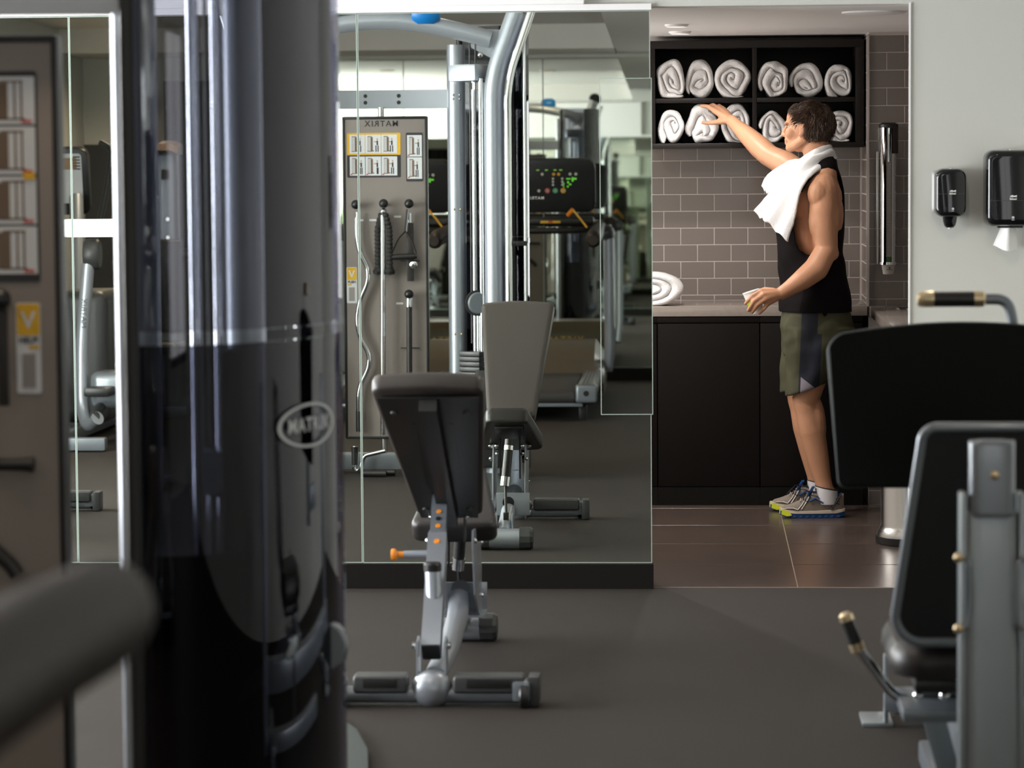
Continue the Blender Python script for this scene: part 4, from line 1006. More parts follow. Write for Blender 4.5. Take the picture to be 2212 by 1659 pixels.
def picture(x0, x1, z0, z1, side, seed, par, red=True):
    rnd = random.Random(seed); w_, h_ = x1-x0, z1-z0
    flat('picture_card', x0, x1, z0, z1, side, M_PWHT, .0014, par)
    sgn = 1 if side < 0 else -1
    def q(mb, u, v_, a, c):
        y = (FY + .0022) if side > 0 else (BKY - .0022)
        xm = (x0+x1)/2 + sgn*(u-.5)*w_
        mb.box((PXs(xm, side), y, PZs(z0+v_*h_, side)), (a*w_, .0004, c*h_))
    br = MB(); q(br, .60, .50, .15, .74); q(br, .76, .50, .025, .78); q(br, .84, .50, .025, .78); q(br, .72, .11, .32, .04); q(br, .72, .90, .28, .04); q(br, .50, .13, .12, .05)
    TP('machine_drawing', br, M_PBRN, par, None)
    k = rnd.uniform(.22, .34); lean = rnd.uniform(-.05, .05)
    bd = MB(); q(bd, k, .56, .10, .24); q(bd, k+.05+lean, .25, .07, .34); q(bd, k-.05, .25, .07, .34); TP('figure_clothes', bd, M_PDRK, par, None)
    sk = MB(); q(sk, k, .76, .07, .10); q(sk, k+.12, .62, .20, .05); TP('figure_skin', sk, M_PSKN, par, None)
    if red:
        rd = MB(); q(rd, .90, .06, .12, .06); TP('red_mark', rd, M_PRED, par, None)
s1 = flat('exercise_sticker', -1.786, -1.508, 1.580, 1.693, 1, M_YEL, .0006, None, .006)
s2 = flat('exercise_sticker', -1.786, -1.508, 1.464, 1.579, 1, M_PDRK, .0006, None, .006)
for k in range(3):
    picture(-1.700+.060*k - .07, -1.700+.060*k - .012, 1.588, 1.682, 1, k, s1, False) if False else None
for row, (za, zb_, sp) in enumerate(((1.588, 1.684, s1), (1.474, 1.572, s2))):
    for k in range(3):
        xa = -1.772+.083*k; picture(xa, xa+.080, za, zb_, 1, k+3*row, sp, row == 1)
s3 = flat('exercise_sticker', -1.480, -1.392, 1.442, 1.693, 1, M_PDRK, .0006, None, .006)
for k in range(2): picture(-1.474, -1.398, 1.456+.114*k, 1.566+.114*k, 1, 20+k, s3)
def help_label(x0, x1, z0, z1, side):
    s = flat('help_sticker', x0, x1, z0, z1, side, M_PWHT, .0006, None, .006); h = z1-z0
    flat('yellow_field', x0+.002, x1-.002, z1-h*.36, z1-.002, side, M_YEL, .0013, s, .004)
    flat('yellow_field', x0+.006 if side > 0 else x1-.026, x0+.026 if side > 0 else x1-.004, z0+h*.49, z0+h*.53, side, M_YEL, .0013, s)
    flat('grey_field', x0+.012, x1-.012, z0+h*.06, z0+h*.44, side, M_PGRY, .0013, s)
    y = FY+.0018 if side > 0 else BKY-.0018
    TPt('lettering', 'HELP!', .017, ((x0+x1)/2, y, z0+h*.585), side, M_PDRK, s, .0006)
    TPt('lettering', 'V', .050, ((x0+x1)/2, y, z0+h*.80), side, M_PWHT, s, .001)
def TPt(n, s_, size, o, side, m, par, bold=0.0, space=1.0):
    return text(n, s_, size, plane_m(V((PXs(o[0], side), o[1], PZs(o[2], side)))-TC, (-1, 0, 0) if side > 0 else (1, 0, 0), (0, 0, 1)), m, par, .0003, 'CENTER', bold, 0.0, space)
help_label(-1.795, -1.741, .817, 1.003, 1); help_label(-1.453, -1.400, 1.080, 1.274, -1)
TPt('lettering', 'MATRIX', .042, (-1.605, FY+.0008, 1.739), 1, M_PDRK, pn, .0006, 1.22)
# pictures on the face toward the viewer
s4 = flat('exercise_sticker', -1.590, -1.398, 1.318, 1.797-.03, -1, M_PDRK, .0006, None, .006)
for k in range(4): picture(-1.582, -1.403, 1.336+.106*k, 1.336+.106*k+.101, -1, 40+k, s4)
flat('yellow_tag', -1.430, -1.405, 1.536, 1.552, -1, M_YEL, .0030, s4)
# hooks
for x, z, side in ((-1.593, 1.330, 1), (-1.462, 1.329, 1), (-1.467, .864, 1), (-1.737, 1.326, 1), (-1.473, 1.284, -1), (-1.600, 1.284, -1)):
    y0 = FY if side > 0 else BKY; x, z = PXs(x, side), PZs(z, side)
    hk = TP('hook', MB().cyl((x, y0, z-.006), (x, y0+side*.055, z-.006), .008), M_CHROME, pn)
    TP('hook_ball', MB().ball((x, y0+side*.058, z), .024, 16, 12), M_BLACK, hk)
# brackets under short bar and strap
for x, z in ((-1.467, .585), (-1.462, 1.035)): TP('clip', MB().box((x+.0345, FY+.012, z+.062), (.10, .006, .005), .001), M_BLACK, pn)
for x, z in ((-1.655, 1.245), (-1.527, 1.262), (-1.520, .815), (-1.72, 1.245)): flat('name_tag', x-.018, x+.018, z-.005, z+.005, 1, M_PWHT)
# connecting beam and base beam
bmz = MB(); pts = [(-1.91+.0725*k, 6.19 - .030*math.sin(PI*k/10), 1.928) for k in range(11)]
bmz.loft([[(x, y-.028, z-.047), (x, y+.028, z-.047), (x, y+.028, z+.047), (x, y-.028, z+.047)] for x, y, z in pts])
cb = TP('cross_beam', bmz, M_SILVER)
for x in (-1.656, -1.484):
    for z in (1.945, 1.911): TP('beam_hole', MB().lathe([(.0005, 0), (.010, 0), (.010, .001), (.0005, .001)], plane_m((x, 6.1915, z), (-1, 0, 0), (0, 0, 1)), 14), M_BLACK, cb)
TP('base_beam', MB().box((-1.5475, 6.21, .060), (.76, .075, .085), .010), M_GREY)
arch = [(-2.105+1.115*k/14, 6.45, 2.215 + .100*math.sin(PI*k/14)) for k in range(15)]
ar = TP('top_arch', MB().tube(arch, .045, 18), M_SILVER)
TP('blue_grip', MB().lathe([(.0005, -.075), (.040, -.07), (.060, -.04), (.060, .04), (.040, .07), (.0005, .075)], frame((-1.315, 6.48, 2.352), (0, 1, 0), (1, 0, 0)), 20), mat('blue_rubber', (.0, .14, .42), .45), ar)
TP('arch_plate', MB().box((-1.5475, 6.45, 2.335), (.56, .03, .05), .004), M_BLACK, ar)
# ---- towers
SCX, SCY, SRX, SRY = -1.17, 6.75, .345, .470
def sp(th, z, off=0.0): return V((SCX+(SRX+off)*math.cos(th), SCY+(SRY+off)*math.sin(th), z))
TSH = V((.03, -.17, 0))
def tower(flip):
    root = bpy.data.objects.new('tower', None); COL.objects.link(root); root.parent = tr
    def Q(n, mb, m, par=None, ang=40):
        for v in mb.b.verts:
            v.co -= TC; v.co += TSH
            if flip: v.co.x = -v.co.x
        return mb.build(n, m, par or root, ang)
    rp = Q('rear_post', MB().cyl((-1.2145, 6.40, 0.0), (-1.2145, 6.40, 2.20), .047, None, 24), M_SILVER)
    for z in (1.945, 1.924, 1.36, .72):
        for dx in (-.012, .022): Q('bolt', MB().ball((-1.2145+dx, 6.446, z), (.006, .006, .006), 10, 8), M_GOLD if z < 1.7 else M_CHROME, rp)
    Q('front_post', MB().tube(fillet([(-1.01, 6.62, 0), (-1.01, 6.62, 2.02), (-.878, 6.64, 2.38)], .12, 8), .050, 24), M_SILVER)
    Q('post_bridge', MB().box((-1.11, 6.51, 2.050), (.17, .24, .085), .012, Mx.Rotation(.55, 3, 'Z')), M_SILVER)
    gp = Q('gusset_plate', MB().prism([(-.10, -.10), (.05, -.02), (.09, .08), (-.10, .07)], .008, plane_m((-1.07, 6.60, 2.195), (-1, 0, 0), (0, 0, 1))), M_SILVER)
    for dx, dz in ((-1.085, 2.230), (-1.075, 2.140)): Q('plate_bolt', MB().ball((dx, 6.613, dz), (.014, .008, .014), 12, 8), M_STEEL, gp)
    for x, y in ((-1.115, 6.55), (-1.075, 6.62)): Q('guide_rod', MB().cyl((x, y, .10), (x, y, 2.02), .0125, None, 14), M_CHROME)
    Q('rod_collar', MB().cyl((-1.095, 6.60, 1.965), (-1.095, 6.60, 2.0), .03), M_STEEL)
    st = bpy.data.objects.new('weight_stack', None); COL.objects.link(st); st.parent = root
    me0 = None
    for k in range(20):
        z = .13+.0262*k
        if me0 is None:
            o = Q('weight_plate', MB().box((-1.095, 6.58, z), (.12, .19, .0235), .003, Mx.Rotation(.5, 3, 'Z')), M_BLACK, st); me0 = o.data
        else:
            o = inst(me0, 'weight_plate', (0, 0, .0262*k), st)
    dm = MB()
    for k in range(20): dm.ball((-1.085, 6.672, .13+.0262*k), .005, 8, 6)
    Q('selector_holes', dm, M_PWHT, st)
    pl = Q('pulley_housing', MB().lathe([(.0005, -.014), (.050, -.014), (.056, -.008), (.056, .008), (.050, .014), (.0005, .014)], plane_m((-1.10, 6.63, .885), (-.87, .5, 0), (0, 0, 1)), 26), M_GREY)
    Q('pulley_wheel', MB().lathe([(.060, -.006), (.066, -.006), (.066, .006), (.060, .006)], plane_m((-1.10, 6.63, .885), (-.87, .5, 0), (0, 0, 1)), 26), M_BLACK, pl)
    Q('selector_rod', MB().cyl((-1.095, 6.60, .64), (-1.095, 6.60, .84), .012), M_CHROME); Q('cable', MB().tube([(-1.10, 6.63, .93), (-1.10, 6.63, 2.2)], .004, 8).tube([(-1.13, 6.61, .68), (-1.13, 6.61, 2.2)], .004, 8), M_BLACK)
    Q('top_pulley', MB().lathe([(.0005, -.02), (.055, -.02), (.062, -.01), (.062, .01), (.055, .02), (.0005, .02)], plane_m((-.87, 6.66, 2.40), (-1, 0, 0), (0, 0, 1)), 24), M_BLACK)
    # curved guards
    A0, A1, N = -1.66, .20, 34
    def guard(n, z0, z1, m, sag=0.0, th=0.0):
        zs = [z0, (z0+z1)/2, z1]
        return Q(n, MB().sheet([[sp(A0+(A1-A0)*k/N, z) for k in range(N+1)] for z in zs], .004), m, None, 60)
    guard('upper_guard', 1.218, 2.30, M_SMOKE); lg = guard('lower_guard', .06, 1.190, M_SMOKED)
    Q('guard_joint', MB().sheet([[sp(A0+(A1-A0)*k/N, z, .002) for k in range(N+1)] for z in (1.191, 1.204, 1.217)], .006), M_CLEAR, None, 60)
    Q('guard_edge_strip', MB().tube([sp(A0, .04)+V((-.004, -.004, 0)), sp(A0, 2.28)+V((-.004, -.004, 0))], .016, 10), M_BLACK)
    Q('guard_rail', MB().tube(fillet([(-.925, 6.86, .05), (-.925, 6.86, 2.0), (-.805, 6.87, 2.34)], .12, 8), .020, 16), M_CHROME); Q('guard_rail', MB().tube([(-.842, 6.835, .05), (-.842, 6.835, 2.22)], .010, 12), M_CHROME)
    Q('guard_clamp', MB().box((-.882, 6.855, 1.190), (.10, .03, .024), .004), M_BLACK)
    Q('inner_column', MB().box((-1.02, 6.50, .62), (.05, .16, 1.10), .01).box((-1.0, 6.62, .30), (.22, .16, .5), .02), M_BLACK)
    Q('inner_liner', MB().sheet([[sp(-1.60+1.45*k/16, z, -.05) for k in range(17)] for z in (.06, .40, .74)], .004), mat('matt_black_liner', (.004, .004, .005), .8, spec=.1), None, 60)  # black sheet added to darken the inside of the lower guard
    Q('base_foot', MB().prism([(-1.27, 6.36), (-.90, 6.36), (-.865, 7.3), (-.865, 7.55), (-.90, 7.85), (-.96, 8.12), (-1.04, 8.34), (-1.14, 8.42), (-1.22, 8.36), (-1.27, 8.2)], .022, None, .006), mat('base_cover_grey', (.060, .070, .067), .55, spec=.15))
    lp = Q('low_pulley', MB().lathe([(.0005, -.02), (.052, -.02), (.058, -.012), (.058, .012), (.052, .02), (.0005, .02)], plane_m((-.860, 6.64, .500), (1, 0, 0), (0, 0, 1)), 28), M_GREY)
    Q('pulley_rim', MB().lathe([(.050, -.022), (.057, -.021), (.057, -.017), (.050, -.018)], plane_m((-.860, 6.64, .500), (1, 0, 0), (0, 0, 1)), 28), M_CHROME, lp)
    Q('arm_tube', MB().tube(fillet([(-1.0, 6.55, .78), (-.93, 6.50, .60), (-.90, 6.46, .52), (-1.05, 6.40, .40)], .08), .018, 14), M_GREY); Q('arm_plate', MB().box((-.93, 6.52, .62), (.012, .05, .26), .004, Mx.Rotation(-.25, 3, 'Y')), M_SILVER)
    if not flip:
        # oval badge wrapped on the guard
        k0 = -.52; z0 = 1.003
        def wrapv(mb_or_me, off):
            for v in mb_or_me.vertices:
                # find angle for arc length v.x from k0
                th = k0 + v.co.x/ math.hypot(SRX*math.sin(k0), SRY*math.cos(k0))
                p_ = sp(th, z0+v.co.y, off+max(0, v.co.z)) - TC + TSH; v.co = p_
        mb = MB(); rg = []
        for rr in (1.0, .90):
            rg.append([(.118*rr*math.cos(a), .048*(rr if rr == 1 else .88)*math.sin(a), 0) for a in [2*PI*q/40 for q in range(40)]])
        mb.loft(rg, True, False); o = mb.build('badge_ring', M_PWHT, lg, None); wrapv(o.data, .0075)
        o = text('badge_lettering', 'MATRIX', .042, Mx.Identity(4), M_PWHT, lg, .0003, 'CENTER', .0008, 0.0, 1.15); wrapv(o.data, .0075)
    return root
tower(False); tower(True)

# ---- accessories hung on the panel, each a thing of its own
def ax_(x): return -1.703+(x-772)*.002385
def az_(y): return 1.388-(y-442)*.002375
YH = FY+.048
t = thing('curl_bar', 'chrome zigzag curl bar hanging at the left of the accessory panel in the mirror', 'bar', (ax_(774), YH, az_(470)))
pts = [(774, 470), (774, 515), (779, 545), (797, 580), (797, 610), (778, 650), (771, 690), (777, 728), (798, 765), (797, 795), (777, 835), (773, 860), (774, 930)]
MB().tube(fillet([V((ax_(x), YH, az_(y)))-V(t.location) for x, y in pts], .05, 4), .0135, 14).build('bar', M_CHROME, t)
MB().tube([V((ax_(774), YH, az_(y)))-V(t.location) for y in (890, 935)], .0165, 14).build('sleeve', M_BLACK, t)
MB().tube([V((ax_(774), YH, az_(y)))-V(t.location) for y in (458, 472)], .008, 10).build('swivel', M_STEEL, t)
t = thing('straight_bar', 'long straight chrome pull bar hanging on the accessory panel in the mirror', 'bar', (-1.562, YH+.020, 1.332))
MB().cyl((0, 0, 0), (-.010, 0, -1.13), .0135, None, 16).build('bar', M_CHROME, t)
for a, c in ((-.33, -.50), (-.62, -.83)): MB().cyl((a*.009, 0, a), (c*.009, 0, c), .0142, None, 16).build('knurled_grip', M_STEEL, t)
MB().ball((0, -.004, .018), .016, 12, 8).build('swivel', M_CHROME, t)
t = thing('triceps_rope', 'black twisted rope with two end knobs hanging over the straight bar', 'rope', (-1.560, YH+.012, 1.352))
for s in (-1, 1):
    P_ = [V((s*(.010+.022*min(1, k/8)), 0.012*(s), -.010-.0205*k/2)) for k in range(30)]
    b_ = MB(); rr = [.0155+.0022*(1 if k % 2 else -1) for k in range(30)]
    b_.tube(P_, rr, 12); st_ = b_.build('strand', mat('black_rope', (.018, .017, .016), .75), t, 20)
    MB().lathe([(.0005, .018), (.018, .014), (.027, .0), (.024, -.014), (.0005, -.02)], Mx.Translation(P_[-1]), 18).build('end_knob', M_BLACK, t)
MB().lathe([(.012, -.006), (.018, 0), (.012, .006)], frame((0, 0, .0), (1, 0, 0), (0, 1, 0)), 16).build('ring', M_CHROME, t)
t = thing('stirrup_handle', 'black triangular stirrup handle hanging beside the rope on the panel', 'handle', (-1.445, YH+.02, 1.362))
MB().tube([(.012, 0, 0), (.006, 0, -.06), (.0, 0, -.115)], .012, 8, True, .3).build('strap', M_VINYL, t)
for s in (-1, 1): MB().tube(fillet([(0, 0, -.110), (s*.035-.005, 0, -.15), (s*.062-.010, 0, -.225), (s*.056-.010, 0, -.245)], .03), .009, 8, True, .5).build('side_strap', M_VINYL, t)
MB().tube([(-.072, 0, -.246), (-.04, 0, -.244), (.03, 0, -.242), (.056, 0, -.240)], [.013, .016, .0165, .013], 14).build('grip', M_BLACK, t)
t = thing('ankle_strap', 'black strap with chrome ring hanging behind the stirrup handle', 'strap', (-1.427, YH-.012, 1.362))
MB().cyl((0, 0, -.02), (0, 0, -.068), .013).build('swivel', M_CHROME, t); MB().box((.002, 0, -.22), (.036, .010, .30), .004).build('strap', M_VINYL, t)
MB().lathe([(.014, -.003), (.020, 0), (.014, .003)], plane_m((.020, .022, -.285), (-1, 0, 0), (0, 0, 1)), 20).build('ring', M_CHROME, t)
t = thing('short_bar', 'short black sleeved bar with chrome end hanging low on the panel', 'bar', (-1.432, YH, .907))
MB().lathe([(.0005, 0), (.019, 0), (.0195, -.004), (.0195, -.046), (.0005, -.048)], None, 20).build('end_cap', M_CHROME, t); MB().cyl((0, 0, -.048), (-.003, 0, -.52), .0145, None, 16).build('sleeve', M_VINYL, t); MB().ball((0, 0, .01), .012, 10, 8).build('swivel', M_CHROME, t)
t = thing('flat_strap_bar', 'black flat strap hanging on the viewer side of the accessory panel', 'strap', (-1.456, BKY-.03, 1.27))
MB().box((0, 0, -.105), (.022, .012, .205), .003).build('strap', M_VINYL, t)
t = thing('grip_handle', 'black grip handle fixed low on the viewer side of the accessory panel', 'handle', (-1.45, BKY-.02, .937))
MB().tube([(-.05, 0, 0), (.03, 0, 0), (.052, 0, 0)], [.012, .014, .017], 14).build('grip', M_BLACK, t); MB().tube(fillet([(-.06, 0, -.16), (.0, 0, -.215), (.012, 0, -.235)], .03), .016, 12).build('lower_grip', M_BLACK, t)
t = thing('row_handle', 'pair of black grips lying on the floor by the cable machine base in the mirror', 'handle', (-1.56, 6.40, .018))
MB().tube([(-.06, 0, 0), (.06, .01, 0)], .017, 14).build('grip', M_BLACK, t); MB().tube([(-.10, .06, 0), (.02, .07, 0)], .017, 14).build('grip', M_BLACK, t)
t = thing('cable_stirrup', 'black cable handle standing against the cable machine base in the mirror', 'handle', (-1.715, 6.34, 0))
MB().tube(fillet([(0, 0, .145), (-.004, 0, .03), (.012, 0, .016), (.03, .02, .03), (.05, .02, .10), (.16, .02, .125)], .02), .011, 12).build('loop', M_CHROME, t); MB().tube([(0, 0, .145), (-.002, 0, .05)], [.018, .015], 14).build('grip', M_BLACK, t)
# ================================================================== leg press at the right
M_FPLATE = mat('black_footplate', (0.006, 0.0065, 0.006), 0.6, spec=.12, bump=(900, .2, .001))
M_LP = mat('pale_silver_coat', (0.27, 0.305, 0.32), 0.36, 0.40, coat=.2)
def make_legpress():
    t = thing('leg_press', 'leg press machine with black foot plate and padded seat, at the right', 'leg press', (0.61, 6.9, 0))
    O = V((0.61, 6.9, 0))
    def P(n, mb, m, par=None, ang=40):
        for v in mb.b.verts: v.co -= O
        return mb.build(n, m, par or t, ang)
    # foot plate: rounded trapezoid with crowned top
    cx, zc = .655, .0; pts = []
    def arc(c, r, a0, a1, n=8):
        for k in range(n+1):
            a = a0+(a1-a0)*k/n; pts.append((c[0]+r*math.cos(a), c[1]+r*math.sin(a)))
    arc((.275, 1.078), .055, 0.15, PI/2-.05)
    for k in range(1, 12): x = .27*(1-2*k/12); pts.append((x, 1.156-.022*(x/.27)**2))
    arc((-.275, 1.078), .055, PI/2+.05, PI-.15); arc((-.285, .765), .018, PI, 1.5*PI, 4); arc((.285, .765), .018, 1.5*PI, 2*PI, 4)
    fp = P('foot_plate', MB().prism(pts, .030, plane_m((cx, 7.415, 0), (1, 0, 0), (0, 0, 1)), .004), M_FPLATE)
    P('plate_edge', MB().tube([(cx+x, 7.40, z) for x, z in pts[:len(pts)]], .0032, 8), mat('edge_grey', (.06, .07, .07), .5), fp)
    for z in (.86, .93, 1.0, 1.07): P('tread_rib', MB().box((cx, 7.417, z), (.40, .004, .006), .001), M_BLACK, fp)
    P('plate_carrier', MB().box((cx, 7.46, .80), (.10, .06, .50), .01).box((cx, 7.60, .62), (.07, .30, .07), .01), M_GREY)
    # grip handle over the plate
    gh = P('upper_handle', MB().tube(fillet([(.705, 7.45, 1.212), (.775, 7.45, 1.212), (.79, 7.45, 1.14), (.79, 7.47, .95)], .06, 8), .014, 14), M_GREY)
    P('grip', MB().tube([(.590, 7.45, 1.2125), (.690, 7.45, 1.2125)], .0195, 18), M_BLACK, gh)
    P('grip_cap', MB().tube([(.549, 7.45, 1.2125), (.556, 7.45, 1.2125), (.590, 7.45, 1.2125)], [.014, .0195, .0205], 18), M_GOLD, gh); P('grip_cap', MB().tube([(.690, 7.45, 1.2125), (.714, 7.45, 1.2125), (.718, 7.45, 1.2125)], [.0205, .0195, .015], 18), M_GOLD, gh)
    # backrest
    br = bpy.data.objects.new('backrest', None); COL.objects.link(br); br.parent = t
    def outl(w0, w1, z0, z1, r, n=7):
        q = []
        for (x, z, a0, rr) in ((w1-r, z1-r, 0, r), (-w1+r, z1-r, PI/2, r), (-w0+r*1.8, z0+r*1.8, PI, r*1.8), (w0-r*1.8, z0+r*1.8, 1.5*PI, r*1.8)):
            for k in range(n+1):
                a = a0+PI/2*k/n; q.append((x+rr*math.cos(a), z+rr*math.sin(a)))
        return q
    oo = outl(.188, .135, .500, .984, .035)
    def tilt(x, y, z): return (x+.618, 6.50+y-(z-.74)*.16, z)
    rings = [[tilt(x*k, yy, .74+(z-.74)*(1-(1-k)*.6)) for x, z in oo] for yy, k in ((0, .97), (.004, .995), (.03, 1.0), (.055, .98), (.065, .90))]
    P('cushion', MB().loft(rings), M_VINYL, br)
    P('shell_rim', MB().tube([tilt(x*.975, -.004, z) for x, z in oo]+[tilt(oo[0][0]*.975, -.004, oo[0][1])], .011, 10), M_GREY, br)
    P('shell_back', MB().prism([(x*.96, z) for x, z in oo], .004, Mx(((1, 0, 0, .618), (0, -.16, -1, 6.50+.1184), (0, 1, 0, 0), (0, 0, 0, 1)))), M_BLACK, br)
    # post behind the backrest (nearest part)
    ps = P('back_post', MB().prism(rounded(.094, .060, .022, 6), .160, frame((.608, 6.155, .825), (1, 0, 0), (0.0, .02, 1)), .012, 3), M_GREY)
    P('post_bolt', MB().ball((.612, 6.128, .915), (.010, .008, .010), 12, 8), M_GOLD, ps)
    lo = P('post_sleeve', MB().prism(rounded(.106, .066, .018, 5), .835, frame((.612, 6.15, 0), (1, 0, 0), (-.006, .02, 1)), .004), M_LP)
    for s in (-1, 1):
        cl = P('post_clamp', MB().tube(fillet([(.610+s*.070, 6.125, .745), (.610+s*.050, 6.118, .740), (.610+s*.046, 6.118, .66), (.610+s*.052, 6.118, .600), (.610+s*.072, 6.125, .595)], .02), .005, 8), M_GREY, lo)
        for z in (.745, .597): P('clamp_bolt', MB().ball((.610+s*.072, 6.12, z), .011, 12, 8), M_GOLD, cl)
        P('side_plate', MB().box((.610+s*.060, 6.17, .45), (.014, .07, .85), .004), M_LP, lo)
    P('side_arm', MB().box((.72, 6.16, .66), (.12, .05, .07), .012), M_LP)
    # seat
    st = bpy.data.objects.new('seat', None); COL.objects.link(st); st.parent = t
    sring = []
    for zz, k in ((.405, .90), (.412, .97), (.43, 1.0), (.46, .99), (.482, .93), (.490, .82)):
        sring.append([(.615+x*k, 6.80+y*k, zz) for x, y in rounded(.37, .46, .09, 7)])
    P('cushion', MB().loft(sring), M_VINYL, st); P('seat_pan', MB().box((.615, 6.80, .385), (.26, .36, .03), .006), M_BLACK, st)
    # side handles
    for s in (-1, 1):
        X = lambda x: .615 + s*(x-.615)*-1 if s > 0 else x
        q = [(.344, 6.90, .503), (.372, 6.90, .425), (.445, 6.90, .325), (.475, 6.90, .305), (.53, 6.90, .300)]
        q = [((x if s < 0 else 1.23-x), y, z) for x, y, z in q]
        h = P('side_handle', MB().tube(fillet(q[1:], .03), .0135, 14), M_CHROME if s < 0 else M_CHROME)
        a, c = V(q[0]), V(q[1]); d = (c-a).normalized()
        P('grip', MB().tube([a+d*.012, c-d*.008], .0155, 16), M_BLACK, h); P('grip_cap', MB().tube([a-d*.006, a, a+d*.014], [.010, .0165, .0170], 16), M_GOLD, h); P('grip_cap', MB().tube([c-d*.012, c+d*.006, c+d*.010], [.0175, .0175, .014], 16), M_GOLD, h)
    P('seat_carriage', MB().box((.615, 6.86, .300), (.30, .30, .030), .006).box((.615, 6.92, .345), (.22, .10, .055), .006), M_GREY)
    for x in (.50, .56, .66): P('carriage_bolt', MB().ball((x, 6.73, .345), .012, 10, 8), M_CHROME)
    P('rail_beam', MB().box((.65, 7.3, .20), (.10, 2.2, .09), .012), M_GREY)
    P('stand_plate', MB().box((.517, 8.14, .105), (.012, .05, .19), .003), M_LP); P('floor_flange', MB().box((.494, 8.20, .006), (.085, .17, .012), .003), M_LP); P('stand_beam', MB().box((.66, 8.12, .072), (.30, .06, .05), .006), M_GREY)
    P('frame_gusset', MB().prism([(-.035, .165), (.018, .172), (.095, -.14), (.045, -.14)], .012, plane_m((.552, 6.88, .12), (1, 0, 0), (0, 0, 1)), .002), M_LP)
    P('base_frame', MB().box((.61, 6.3, .035), (.55, .08, .07), .010).box((.61, 6.9, .03), (.08, 1.5, .06), .010), M_GREY)
    for y in (7.95,): P('front_foot', MB().box((.72, 8.35, .03), (.34, .08, .06), .012), M_GREY)
    P('front_column', MB().box((.70, 8.30, .48), (.10, .12, .90), .015), M_GREY)
    return t
make_legpress()

